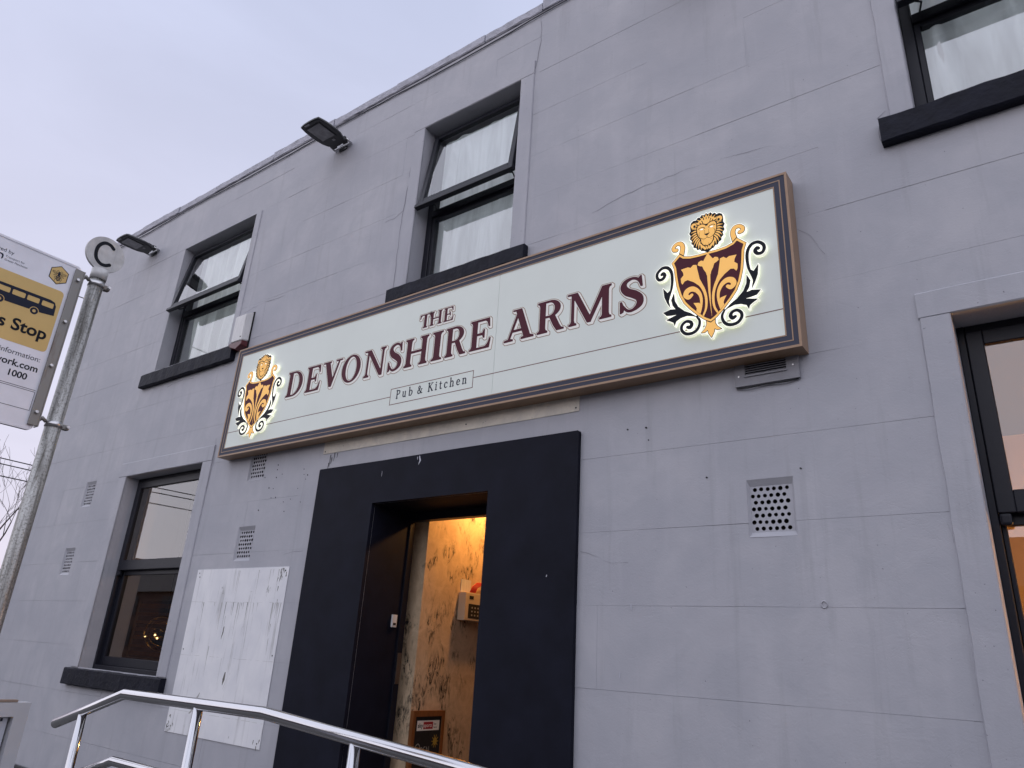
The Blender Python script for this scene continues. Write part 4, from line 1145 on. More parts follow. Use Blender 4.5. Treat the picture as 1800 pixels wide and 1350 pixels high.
# ================================================================== THINGS FIXED TO THE FRONT
def floodlight(cx_, zc, yb, label):
    root = empty('floodlight', (cx_, 0.0, zc + 0.05))
    tag(root, label, 'floodlight', 'floodlights along the parapet')
    n = 9
    half = [(0.0, -0.475), (.08, -0.472), (.137, -0.462), (.152, -0.40), (.160, -0.32), (.158, -0.24), (.147, -0.17), (.120, -0.11), (.075, -0.07), (0, -0.06)]
    outl = half + [(-x, y) for x, y in half[::-1][1:-1]]
    K = len(outl)
    cyc = -0.27
    verts, faces = [], []
    tiers = [(0.0, .94, 0), (0.008, 1.0, 0), (0.024, 1.0, 0), (0.045, .90, .015), (0.060, .72, .035), (0.066, .45, .05)]
    for (dz, s_, sh_) in tiers:
        for x, y in outl: verts.append((cx_ + x * s_, cyc + (y - cyc) * s_ + sh_ + yb, zc + dz))
    for t_ in range(len(tiers) - 1):
        for k in range(K):
            a, b_ = t_ * K + k, t_ * K + (k + 1) % K
            faces.append((a, b_, b_ + K, a + K))
    faces.append(tuple(range(K))[::-1]); faces.append(tuple((len(tiers) - 1) * K + k for k in range(K)))
    o = obj('housing', verts, faces, M_flood, root, smooth=False)
    box('lens', cx_ - .096, cx_ + .094, -.412 + yb, -.205 + yb, zc - .0035, zc + .004, M_lens, root, bev=0.001)
    bm = bmesh.new()
    for q in ((-.108, -.0965, -.424, -.193), (.0945, .106, -.424, -.193), (-.0965, .0945, -.424, -.4125), (-.0965, .0945, -.2045, -.193)):
        bm_box(bm, cx_ + q[0], cx_ + q[1], q[2] + yb, q[3] + yb, zc - .006, zc + .003)
    from_bm('bezel', bm, M_flood, root)
    box('sensor', cx_ + .012, cx_ + .045, -.178 + yb, -.150 + yb, zc - .004, zc + .003, M_lens, root)
    box('maker_plate', cx_ - .075, cx_ - .005, -.462 + yb, -.445 + yb, zc - .0025, zc + .003, M_cover, root)
    for k in range(7): box('fin', cx_ - .075 + k * .024, cx_ - .068 + k * .024, -.22 + yb, -.10 + yb, zc + .05, zc + .078, M_flood, root)
    box('knuckle', cx_ + .05, cx_ + .115, -.105 + yb, -.045 + yb, zc + .004, zc + .062, M_flood, root, bev=.012)
    box('knuckle', cx_ - .115, cx_ - .05, -.105 + yb, -.045 + yb, zc + .004, zc + .062, M_flood, root, bev=.012)
    bracket = [(cx_ - .125, -.085 + yb, zc + .03), (cx_ - .125, -.016, zc + .02), (cx_ + .125, -.016, zc + .02), (cx_ + .125, -.085 + yb, zc + .03)]
    tube('bracket', bracket, .011, M_zinc, root, seg=8)
    box('wall_plate', cx_ - .06, cx_ + .06, -.014, -.0018, zc - .02, zc + .06, M_flood, root, bev=.002)
floodlight(-5.352, 6.56, 0.0, 'black floodlight on the parapet between the two open upper windows')
floodlight(-9.150, 6.455, 0.0, 'black floodlight behind the round letter C disc of the bus stop')
floodlight(-1.440, 6.53, 0.0, 'black floodlight above the right half of the pub sign')

al = empty('alarm_box', (-6.50, 0.0, 4.42))
tag(al, 'white burglar alarm box with dark red base above the left end of the sign', 'alarm box')
def frustum(name, back, front, yb, yf, m, par, bev=.006):
    bm = bmesh.new()
    v = [bm.verts.new(p) for p in ((back[0], yb, back[2]), (back[1], yb, back[2]), (back[1], yb, back[3]), (back[0], yb, back[3]), (front[0], yf, front[2]), (front[1], yf, front[2]), (front[1], yf, front[3]), (front[0], yf, front[3]))]
    for q in ((0,1,2,3),(4,7,6,5),(0,4,5,1),(1,5,6,2),(2,6,7,3),(3,7,4,0)): bm.faces.new([v[i] for i in q])
    bmesh.ops.bevel(bm, geom=list(bm.edges), offset=bev, segments=2, affect='EDGES')
    return from_bm(name, bm, m, par)
box('back_plate', -6.655, -6.385, -0.010, -0.002, 4.455, 4.885, M_dark, al, bev=.002)
frustum('cover', (-6.65, -6.395, 4.545, 4.88), (-6.60, -6.405, 4.535, 4.835), -0.0105, -0.086, M_white, al)
bm = bmesh.new()
pr = [(-6.648, 4.540), (-6.397, 4.540), (-6.40, 4.478), (-6.50, 4.435), (-6.63, 4.478)]
f0 = [bm.verts.new((x, -0.0105, z)) for x, z in pr]; f1 = [bm.verts.new((x * .9 + -6.5 * .1, -0.080, z + (.012 if z < 4.5 else -.006))) for x, z in pr]
bm.faces.new(f0); bm.faces.new(f1[::-1])
for k in range(5): bm.faces.new((f0[k], f1[k], f1[(k + 1) % 5], f0[(k + 1) % 5]))
bmesh.ops.bevel(bm, geom=list(bm.edges), offset=.004, segments=1, affect='EDGES')
from_bm('lens', bm, M_red, al)
tube('indicator', [(-6.437, -0.0835, 4.575), (-6.437, -0.0885, 4.575)], .008, M_dark, al, seg=12)

vc = empty('vent_cover', (-1.115, 0.0, 3.11))
tag(vc, 'grey metal louvred vent cover just under the right end of the sign', 'vent')
vx0, vx1, vz0, vz1 = -1.292, -0.935, 3.118, 3.262
lx0, lx1, lz0, lz1 = -1.232, -1.003, 3.176, 3.262
bm = bmesh.new()
for q in ((vx0, lx0, vz0, vz1), (lx1, vx1, vz0, vz1), (lx0, lx1, vz0, lz0)): bm_box(bm, q[0], q[1], -.022, -.003, q[2], q[3])
from_bm('plate', bm, M_cover, vc)
box('cavity', lx0, lx1, -.0055, -.002, lz0, lz1, M_dark, vc)
for k in range(6):
    z = lz0 + .012 + k * .0135
    pvt = Vector((0, -.012, z)); box('louvre', lx0 + .001, lx1 - .001, -.021, -.006, z, z + .003, M_cover, vc, rot=(pvt, Matrix.Rotation(R(35), 3, 'X')))
box('ledge', lx0 - .004, lx1 + .004, -.030, -.0225, lz0 - .008, lz0 + .003, M_cover, vc, bev=.002)
for x, z in ((-1.268, 3.178), (-0.966, 3.196)): tube('screw', [(x, -.0221, z), (x, -.0245, z)], .0045, M_zinc, vc, seg=10)
tube('loose_wire', [(-1.285, -.012, 3.112), (-1.22, -.02, 3.104), (-1.12, -.016, 3.112), (-1.02, -.018, 3.106), (-.945, -.012, 3.114)], .0035, M_wire, vc, seg=6)

wb = empty('wall_board', (-5.765, 0.0, 0.85))
tag(wb, 'white weather-stained rectangular panel on the wall between lower left window and doorway', 'panel')
box('sheet', -6.440, -5.090, -0.0062, -0.0022, 0.852, 2.212, M_board, wb, bev=.0012)
for x, z in ((-6.40, 2.18), (-6.385, 2.145), (-5.13, 2.18), (-6.405, 0.89), (-5.13, 0.89), (-6.41, 1.52), (-5.12, 1.52)):
    tube('fixing', [(x, -.0063, z), (x, -.0078, z)], .006, M_wire, wb, seg=8)
M_mould = mat('grey_mould', (0.40, 0.395, 0.385), 0.9)
M_mould2 = mat('dark_mould', (0.13, 0.125, 0.11), 0.9)
FB = Frame((0, -0.0063, 0), (1, 0, 0), (0, 0, 1))
def stain(pts, wid, m):
    us, vs_ = [p[0] for p in pts], [p[1] for p in pts]
    S = Sheet(min(us) - .02, max(us) + .02, min(vs_) - .02, max(vs_) + .02, .0018)
    S.stroke(pts, wid, n=3)
    print_obj('stain', S.loops(), FB, 0, .0002, m, wb)
for z in (1.925, 1.475, 1.03):
    x = -6.43
    while x < -5.12:
        L = random.uniform(.08, .35)
        stain(wander([(x, z), (min(x + L, -5.10), z)], .0018, .05), [random.uniform(.0008, .0026) for _ in range(6)], M_mould)
        x += L + random.uniform(.0, .10)
for k in range(40):
    x = random.choice((random.uniform(-6.4, -5.12), random.gauss(-5.75, .12), random.gauss(-5.2, .05)))
    x = min(max(x, -6.41), -5.12)
    z = random.choice((2.19, 1.92, 1.92, 1.92, random.uniform(1.1, 2.1)))
    L = random.uniform(.03, .30)
    stain(wander([(x, z), (x + random.uniform(-.006, .006), z - L)], .002, .03), [random.uniform(.003, .009), random.uniform(.002, .005), .0012], M_mould if random.random() < .85 else M_mould2)
for k in range(26):      # mould blooms in the corners
    cx_, cz = random.choice(((-5.16, 2.14), (-5.16, 2.14), (-6.39, .91), (-6.39, .91), (-5.14, .90)))
    x, z = cx_ + random.gauss(0, .035), cz + random.gauss(0, .045)
    x = min(max(x, -6.42), -5.105); z = min(max(z, .87), 2.195)
    stain(wander([(x, z), (x + random.uniform(-.01, .01), z - random.uniform(.012, .04))], .003, .01), [random.uniform(.006, .014), random.uniform(.004, .01), .002], M_mould2)
stain([(-5.71, 1.36), (-5.715, 1.31), (-5.722, 1.265)], [.014, .030, .004], M_mould2)
stain(wander([(-5.85, 1.72), (-5.862, 1.62)], .003, .02), [.010, .016, .003], M_mould2)
stain(wander([(-6.02, 1.18), (-6.12, 1.02)], .012, .03), [.01, .03, .012], M_mould)
cs = empty('fascia_strip', (-3.61, 0.0, 3.145))
tag(cs, 'peeling cream strip on the wall between the sign and the doorway', 'board')
rough_bar('strip', -4.885, -2.335, -0.0055, -0.0022, 3.145, 3.249, M_strip, cs, n=40, jit=.0016, bev=.001)
for x, z in ((-4.86, 3.165), (-2.36, 3.17), (-3.3, 3.19)): tube('fixing', [(x, -.0058, z), (x, -.008, z)], .006, M_wire, cs, seg=8)

# cable clipped under the coping
pts = []
for i in range(61):
    x = XL + 0.1 + (XR - XL - 0.3) * i / 60
    pts.append((x, -.011 + random.uniform(-.002, .002), 6.915 + .012 * math.sin(x * 2.1) + random.uniform(-.004, .004)))
cb = tube('wall_cable', pts, .0065, M_cable, None, seg=6)
tag(cb, 'thin dark cable running along the wall just under the parapet coping', 'cable')

ds = empty('door_sensor', (-4.16, 0.35, 1.83))
tag(ds, 'small white plastic sensor on the dark left side of the doorway', 'sensor')
box('case', -4.1665, -4.150, 0.312, 0.362, 1.78, 1.872, M_white, ds, bev=.004)
box('window', -4.1499, -4.1490, 0.322, 0.352, 1.795, 1.812, M_dark, ds)
# ================================================================== HANDRAIL
YR = -1.85
hr = empty('handrail', (-3.0, YR, 0.4))
tag(hr, 'polished stainless steel handrail with posts beside the entrance ramp', 'handrail')
tube('top_rail', [(-4.350, YR, 1.152), (-3.718, YR, 1.337), (-2.616, YR, 1.346), (-1.55, YR, 1.2715), (0.9, YR, 1.10)], .0242, M_steel, hr, seg=28, dome=True)
tube('lower_rail', [(-4.085, YR, 0.935), (-3.692, YR, 1.052), (-2.616, YR, 1.050), (-1.55, YR, 0.975), (0.9, YR, 0.80)], .0200, M_steel, hr, seg=24)
for x, zt in ((-4.085, 1.225), (-3.082, 1.335), (-2.083, 1.300), (-1.05, 1.228), (0.0, 1.155)):
    tube('post', [(x, YR, max(0.0, 0.4 - max(0, x + 2.6) * .0905) - .02), (x, YR, zt - 0.006)], .0212, M_steel, hr, seg=24)

# ================================================================== BUS STOP
BX, BY = -3.13, -2.70
bs = empty('bus_stop_sign', (BX, BY, 0.0))
tag(bs, 'bus stop on a galvanised pole with yellow and white flag and letter C disc', 'bus stop')
tube('pole', [(BX, BY, 0), (BX, BY, 3.045)], .0295, M_galv, bs, seg=40)
tube('pole_cap', [(BX, BY, 3.026), (BX, BY, 3.074)], .0330, M_disc, bs, seg=36)
FD = Frame((BX + 0.006, 0, 0), (0, 1, 0), (0, 0, 1))      # faces along the street
def sheet_print(name, pts_list, fr, n0, n1, m, par): return print_obj(name, pts_list, fr, n0, n1, m, par)
disc = print_obj('letter_disc', [ell(-2.70, 3.152, .081, .081, 48)], FD, -.012, 0.0, M_disc, bs)
C_ = Sheet(-2.80, -2.60, 3.05, 3.25, .0018)
C_.stroke([(-2.676, 3.192), (-2.692, 3.203), (-2.716, 3.202), (-2.735, 3.180), (-2.740, 3.150), (-2.733, 3.120), (-2.712, 3.102), (-2.690, 3.102), (-2.674, 3.112)], .0150)
print_obj('letter', C_.loops(), FD, 0.0, .0008, M_blackp, disc)
def outline(u0, u1, v0, v1, t_): return [[(u0, v0), (u1, v0), (u1, v1), (u0, v1)], [(u0 + t_, v0 + t_), (u0 + t_, v1 - t_), (u1 - t_, v1 - t_), (u1 - t_, v0 + t_)]]
print_obj('label_edge', outline(-2.748, -2.660, 3.088, 3.218, .0012), FD, 0.0, .0003, M_case, disc)
FY0, FY1, FZ0, FZ1 = -3.225, -2.772, 2.322, 3.046
flag = print_obj('flag', [rrect(FY0, FY1, FZ0, FZ1, .018)], FD, -.012, 0.0, M_flag, bs)
print_obj('rim', [rrect(FY0, FY1, FZ0, FZ1, .018), rrect(FY0 + .009, FY1 - .009, FZ0 + .009, FZ1 - .009, .012)[::-1]], FD, -.014, .0025, M_flag, flag)
print_obj('yellow_panel', [rrect(FY0 + .030, -2.8075, 2.640, 2.912, .016)], FD, 0.0, .0006, M_yellow, flag)
# insert strip near the bottom
for z in (2.4715, 2.4785, 2.396): print_obj('slot_line', [[(FY0 + .012, z), (-2.800, z), (-2.800, z + .0018), (FY0 + .012, z + .0018)]], FD, 0, .0005, M_navyp, flag)
print_obj('slot_line', [[(-2.8015, 2.397), (-2.800, 2.397), (-2.800, 2.471), (-2.8015, 2.471)]], FD, 0, .0005, M_navyp, flag)
# bus pictogram
Bz = Sheet(-3.20, -2.80, 2.76, 2.88, .0014)
Bz.poly([(-3.172, 2.800), (-3.172, 2.848), (-3.165, 2.858), (-2.848, 2.8605), (-2.830, 2.855), (-2.822, 2.840), (-2.820, 2.799), (-2.868, 2.793), (-3.12, 2.786)])
for u0, u1 in ((-2.8745, -2.831), (-2.9285, -2.884), (-2.982, -2.936), (-3.036, -2.990), (-3.090, -3.044), (-3.144, -3.098)):
    Bz.cut(Bz.dpoly(rrect(u0, u1, 2.826, 2.8475, .004)))
for cu_ in (-2.892, -3.016, -3.118):
    Bz.cut(Bz.dpoly(ell(cu_, 2.791, .0175, .0175, 24)))
    wheel = np.maximum(Bz.dpoly(ell(cu_, 2.791, .0145, .0145, 24)), -Bz.dpoly(ell(cu_, 2.791, .0065, .0065, 18)))
    Bz.d = np.minimum(Bz.d, wheel)
print_obj('bus_pictogram', Bz.loops(), FD, .0006, .0012, M_navyp, flag)
text_obj('lettering', 'Bus Stop', FD, -2.8225, 2.6895, .068, M_blackp, flag, .0012, bold=.0017, align='RIGHT', sx=1.03)
text_obj('lettering', 'information:', FD, -2.816, 2.594, .030, M_navyp, flag, .0005, align='RIGHT')
text_obj('lettering', 'work.com', FD, -2.814, 2.551, .038, M_blackp, flag, .0005, bold=.0008, align='RIGHT')
text_obj('lettering', '1000', FD, -2.843, 2.510, .036, M_blackp, flag, .0005, bold=.0008, align='RIGHT')
text_obj('lettering', 'Powered by', FD, -3.018, 2.982, .022, M_navyp, flag, .0005, align='RIGHT')
text_obj('lettering', 'Transport for', FD, -3.043, 2.962, .0125, M_navyp, flag, .0005)
text_obj('lettering', 'Greater Manchester', FD, -3.043, 2.9475, .0125, M_navyp, flag, .0005, sx=0.82)
lg = Sheet(-3.11, -3.03, 2.93, 2.99, .0008)
lg.poly(rrect(-3.092, -3.049, 2.947, 2.972, .009))
lg.cut(lg.dpoly(rrect(-3.087, -3.0735, 2.944, 2.967, .006))); lg.cut(lg.dpoly(rrect(-3.068, -3.0545, 2.944, 2.967, .006)))
print_obj('operator_logo', lg.loops(), FD, 0, .0005, M_navyp, flag)
# bee badge
hx = [(-2.847 + .042 * math.sin(R(60 * k)), 2.9755 + .045 * math.cos(R(60 * k))) for k in range(6)]
Hx = Sheet(-2.91, -2.79, 2.92, 3.03, .0009); Hx.poly(hx)
badge = print_obj('bee_badge', Hx.loops(-.002), FD, 0, .0006, M_navyp, flag)
print_obj('badge_field', Hx.loops(-.0052), FD, .0006, .0010, M_yellow, badge)
be = Sheet(-2.90, -2.80, 2.93, 3.02, .0006)
cbx, cbz = -2.847, 2.973
be.poly(ell(cbx, cbz - .011, .0085, .0125, 24))
for dz_ in (-.006, -.0125, -.018): be.cut(be.dstroke([(cbx - .010, cbz + dz_), (cbx + .010, cbz + dz_)], .0022))
ol = np.maximum(be.dpoly(ell(cbx, cbz - .011, .0092, .0132, 24)), -be.dpoly(ell(cbx, cbz - .011, .0076, .0116, 24)))
be.d = np.minimum(be.d, ol)
be.poly(ell(cbx, cbz + .006, .0058, .005, 18)); be.poly(ell(cbx, cbz + .0135, .0045, .0035, 18))
for s_ in (-1, 1):
    wing = [(cbx + s_ * .005, cbz + .007), (cbx + s_ * .016, cbz + .0155), (cbx + s_ * .027, cbz + .0145), (cbx + s_ * .026, cbz + .008), (cbx + s_ * .014, cbz + .003)]
    dw_ = be.dpoly(wing); be.d = np.minimum(be.d, np.maximum(dw_, -(dw_ + .0013)))
    be.stroke([(cbx + s_ * .006, cbz + .006), (cbx + s_ * .024, cbz + .0115)], .0012)
    wing2 = [(cbx + s_ * .006, cbz + .002), (cbx + s_ * .016, cbz + .001), (cbx + s_ * .021, cbz - .004), (cbx + s_ * .012, cbz - .004)]
    dw_ = be.dpoly(wing2); be.d = np.minimum(be.d, np.maximum(dw_, -(dw_ + .0012)))
    be.stroke([(cbx + s_ * .002, cbz + .016), (cbx + s_ * .006, cbz + .021), (cbx + s_ * .010, cbz + .020)], .0013)
    be.stroke([(cbx + s_ * .006, cbz - .005), (cbx + s_ * .014, cbz - .010), (cbx + s_ * .013, cbz - .018)], .0013)
    be.stroke([(cbx + s_ * .006, cbz - .015), (cbx + s_ * .011, cbz - .021), (cbx + s_ * .010, cbz - .027)], .0013)
    be.stroke([(cbx + s_ * .004, cbz + .010), (cbx + s_ * .012, cbz + .018)], .0012)
print_obj('bee', be.loops(), FD, .0010, .0014, M_navyp, badge)
# mounting rail, bolts and pole clamps
rl = box('mounting_rail', BX + .0095, BX + .018, -2.796, -2.762, 2.342, 3.030, M_rail, bs, bev=.002)
box('rail_flange', BX - .02, BX + .0175, -2.7615, -2.757, 2.342, 3.030, M_rail, bs)
for z in (2.981, 2.787, 2.592, 2.395): tube('bolt', [(BX + .0181, -2.779, z), (BX + .026, -2.779, z)], .0072, M_zinc, bs, seg=10, dome=True)
for z in (3.003, 2.368):
    tube('clamp', [(BX, BY, z - .011), (BX, BY, z + .011)], .0320, M_zinc, bs, seg=36)
    box('clamp_lug', BX - .012, BX + .012, -2.675, -2.645, z - .010, z + .010, M_rail, bs, bev=.003)
    tube('clamp_bolt', [(BX - .026, -2.654, z), (BX + .028, -2.654, z)], .006, M_zinc, bs, seg=8)
    tube('bracket_arm', [(BX, -2.758, z + .002), (BX + .006, -2.748, z + .014), (BX + .004, -2.732, z + .004)], .007, M_rail, bs, seg=8)
# timetable case lower on the pole
TX = -3.05
tcs = empty('timetable_case', (TX, -2.70, 0.70), bs)
bm = bmesh.new()
y0, y1, z0, z1, fw = -2.876, -2.534, 0.74, 1.356, .046
for q in ((y0, y0 + fw, z0, z1), (y1 - fw, y1, z0, z1), (y0 + fw, y1 - fw, z0, z0 + fw), (y0 + fw, y1 - fw, z1 - fw, z1)):
    bm_box(bm, TX - .040, TX, q[0], q[1], q[2], q[3])
from_bm('case_frame', bm, M_case, tcs)
box('back', TX - .044, TX - .0405, y0, y1, z0, z1, M_case, tcs)
box('timetable', TX - .030, TX - .026, y0 + fw, y1 - fw - .006, z0 + fw, z1 - fw - .004, M_poster, tcs)
for k in range(6): box('heading_mark', TX - .0258, TX - .0252, y1 - fw - .030 - k * .012, y1 - fw - .022 - k * .012, z1 - fw - .016, z1 - fw - .006, M_navyp, tcs)
box('top_strip', TX - .036, TX - .006, y0, -2.576, z1 + .0005, z1 + .009, M_brown, tcs, bev=.002)
box('mount', TX - .05, TX - .0445, -2.74, -2.66, .85, 1.25, M_rail, tcs)

# ================================================================== INSIDE THE DOOR
cp = empty('control_panel', (-4.07, 1.1, 1.88))
tag(cp, 'cream control box with red cables on the hall wall inside the door', 'control box')
box('box', -4.099, -4.020, 1.005, 1.36, 1.885, 2.112, mat('cream_plastic', (0.62, 0.50, 0.36), 0.5), cp, bev=.006)
box('display', -4.0195, -4.0185, 1.055, 1.11, 2.058, 2.085, M_dark, cp)
box('keypad', -4.0195, -4.0185, 1.05, 1.25, 1.905, 2.020, M_chalk, cp)
for k in range(3):
    for q in range(3): box('button', -4.0184, -4.0165, 1.09 + q * .04, 1.105 + q * .04, 1.925 + k * .03, 1.937 + k * .03, M_chalkw, cp)
M_redc = mat('red_cable', (0.45, 0.03, 0.02), 0.5)
for k in range(4):
    tube('red_lead', [(-4.055, 1.10 + k * .02, 2.112), (-4.055, 1.13 + k * .02, 2.165), (-4.06, 1.19 + k * .025, 2.20), (-4.075, 1.30 + k * .03, 2.21)], .007, M_redc, cp, seg=8)
box('conduit_plate', -4.099, -4.094, 1.02, 1.15, 2.115, 2.22, M_white, cp)

cbn = empty('chalkboard', (-4.04, 0.75, 0.42))
tag(cbn, 'wood-framed chalkboard leaning inside the doorway', 'chalkboard')
FC = Frame((-4.058, 0, 0), (0, 1, 0), (0, 0, 1))
c0, c1, cz0, cz1 = 0.545, 0.905, 0.43, 1.20
bm = bmesh.new()
for q in ((c0, c0 + .032, cz0, cz1), (c1 - .032, c1, cz0, cz1), (c0 + .032, c1 - .032, cz0, cz0 + .04), (c0 + .032, c1 - .032, cz1 - .04, cz1)): bm_box(bm, -4.082, -4.052, q[0], q[1], q[2], q[3])
from_bm('frame', bm, M_wood, cbn)
box('slate', -4.078, -4.058, c0 + .032, c1 - .032, cz0 + .04, cz1 - .04, M_chalk, cbn)
st = print_obj('sticker', [[(c0 + .055, 1.062), (c1 - .055, 1.062), (c1 - .055, 1.132), (c0 + .055, 1.132)]], FC, 0, .0008, M_cream, cbn)
text_obj('lettering', 'sky', FC, c0 + .063, 1.083, .044, M_blackp, st, .0011, bold=.0008)
print_obj('red_panel', [[(c0 + .126, 1.072), (c0 + .232, 1.072), (c0 + .232, 1.122), (c0 + .126, 1.122)]], FC, .0008, .0011, M_redp, st)
text_obj('lettering', 'sports', FC, c0 + .130, 1.086, .038, M_cream, st, .0013, bold=.0004, sx=.93)
text_obj('lettering', 'live', FC, c0 + .240, 1.100, .022, M_blackp, st, .0011)
text_obj('lettering', 'here', FC, c0 + .240, 1.076, .022, M_blackp, st, .0011)
op = Sheet(c0, c1, .88, 1.05, .0016)
op.stroke([(c0 + .085, .975), (c0 + .062, .96), (c0 + .055, .925), (c0 + .072, .90), (c0 + .098, .915), (c0 + .105, .955), (c0 + .085, .975)], .005)
op.stroke([(c0 + .118, .895), (c0 + .120, .950)], .004, n=2); op.stroke([(c0 + .120, .948), (c0 + .138, .940), (c0 + .134, .924), (c0 + .121, .920)], .004)
op.stroke([(c0 + .170, .950), (c0 + .152, .946), (c0 + .150, .905), (c0 + .170, .900)], .004); op.stroke([(c0 + .151, .925), (c0 + .166, .926)], .004, n=2)
op.stroke([(c0 + .182, .898), (c0 + .184, .950), (c0 + .206, .900), (c0 + .208, .952)], .004, n=2)
print_obj('chalk_lettering', op.loops(), FC, 0, .0005, M_chalkw, cbn)
su = Sheet(c0, c1, .90, 1.06, .0016)
scx, scz = c1 - .088, .985
su.poly(ell(scx, scz, .022, .026, 18))
for k in range(10):
    a = R(36 * k); su.stroke([(scx + .024 * math.cos(a), scz + .028 * math.sin(a)), (scx + .037 * math.cos(a), scz + .044 * math.sin(a))], .006, n=2)
print_obj('chalk_sun', su.loops(), FC, 0, .0005, M_chalky, cbn)

def lamp(name, label, loc, energy, colr, rad=.06, bm_=None):
    r_ = empty(name, loc)
    tag(r_, label, 'lamp', 'lamps inside the rooms')
    bm = bmesh.new(); bmesh.ops.create_uvsphere(bm, u_segments=16, v_segments=10, radius=rad)
    for v in bm.verts: v.co += Vector(loc)
    from_bm('bulb', bm, bm_ or M_bulb, r_, smooth=True)
    bm = bmesh.new(); bmesh.ops.create_cone(bm, cap_ends=True, segments=20, radius1=rad * .75, radius2=rad * .4, depth=.06)
    for v in bm.verts: v.co += Vector(loc) + Vector((0, 0, rad + .024))
    from_bm('lamp_holder', bm, M_gold, r_)
    ld = bpy.data.lights.new(name, 'POINT'); ld.energy = energy; ld.color = colr; ld.shadow_soft_size = rad * 1.15
    lo = bpy.data.objects.new('light', ld); col.objects.link(lo); lo.parent = r_
    lo.location = (0, 0, -rad * 1.3)
    return r_
WARM = (1.0, 0.46, 0.13)
lamp('hall_lamp', 'warm ceiling lamp lighting the entrance hall', (-3.76, 1.22, 3.16), 50.0, WARM)

# ================================================================== ROOMS BEHIND THE LOWER WINDOWS
rm = empty('interior', (-7.5, 3.0, 0.42), pub)
box('room_wall', -10.3, -4.62, 3.6, 3.75, .42, 3.6, M_panelw, rm)
box('room_wall', -4.75, -4.62, 0.45, 3.59, .42, 3.6, M_panelw, rm)
box('room_wall', -2.45, 2.0, 2.9, 3.05, .42, 3.6, M_room, rm)
box('room_wall', -2.60, -2.46, 0.45, 3.04, .42, 3.6, M_room, rm)
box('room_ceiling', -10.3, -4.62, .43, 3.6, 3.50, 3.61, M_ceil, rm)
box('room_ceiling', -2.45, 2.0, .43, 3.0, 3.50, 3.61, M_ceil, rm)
box('upper_partition', -5.2, -5.0, .45, 5.0, 3.905, 6.6, M_lightroom, rm)
box('upper_partition', -2.0, -1.8, .45, 5.0, 3.905, 6.6, M_lightroom, rm)
box('upper_back', -10.3, 2.0, 4.0, 4.1, 3.905, 6.6, M_lightroom, rm)

pl = empty('ring_pendant', (-8.46, 0.9, 1.4))
tag(pl, 'brass pendant of interlocking rings seen through the lower left window', 'pendant lamp')
pc = Vector((-8.46, 0.90, 1.64))
for k, (rr, tilt, yaw) in enumerate(((.20, 20, 40), (.155, -30, 80), (.115, 60, 10), (.20, 75, 120))):
    mtx = Matrix.Rotation(R(yaw), 3, 'Z') @ Matrix.Rotation(R(90 + tilt), 3, 'X')
    pts = [pc + mtx @ Vector((rr * math.cos(R(15 * q)), rr * math.sin(R(15 * q)), 0)) for q in range(25)]
    tube('ring', pts, .008, M_gold, pl, seg=6, caps=False)
tube('cord', [(pc.x, pc.y, pc.z + .2), (pc.x, pc.y, 3.5)], .004, M_wire, pl, seg=6)
for k in range(5):
    a = R(72 * k + 20)
    bm = bmesh.new(); bmesh.ops.create_uvsphere(bm, u_segments=8, v_segments=6, radius=.012)
    for v in bm.verts: v.co += pc + Vector((.17 * math.cos(a), .17 * math.sin(a), -.08 + .05 * k / 3))
    from_bm('bulb', bm, M_bulb2, pl, smooth=True)
pf = empty('framed_panel', (-9.2, 1.2, 1.25))
tag(pf, 'grey framed panel of warm lit slats inside the lower left window', 'framed panel')
px0, px1, pz0, pz1, py = -9.83, -8.62, 1.25, 2.14, 1.2
bm = bmesh.new()
for q in ((px0, px0 + .10, pz0, pz1), (px1 - .10, px1, pz0, pz1), (px0 + .10, px1 - .10, pz0, pz0 + .1), (px0 + .1, px1 - .1, pz1 - .1, pz1)): bm_box(bm, q[0], q[1], py, py + .04, q[2], q[3])
from_bm('frame', bm, M_greyfr, pf)
box('backing', px0 + .05, px1 - .05, py + .05, py + .06, pz0 + .05, pz1 - .05, M_panelw, pf)
for k in range(7):
    z = pz0 + .13 + k * .095
    box('slat', px0 + .11, px1 - .11, py + .02, py + .045, z, z + random.uniform(.03, .055), M_slat, pf)
lamp('room_light', 'warm lamp inside the room behind the lower left window', (-6.35, 0.75, 2.4), 8.0, WARM, .05)
lamp('bar_lamp', 'warm lamp inside the room behind the lower right window', (1.7, 1.7, 2.2), 130.0, WARM, .06)

COOL = (0.90, 0.95, 1.0)
for lx, lab in ((-7.5, 'unseen light added to brighten the upper left curtain from behind'), (-3.55, 'unseen light added to brighten the curtain over the sign from behind'), (0.6, 'unseen light added to brighten the upper right curtain from behind')):
    lamp('room_light', lab, (lx, 2.5, 6.0), 75.0, COOL, .07, M_bulb3)  # unseen fill lights, added so the upper curtains look pale

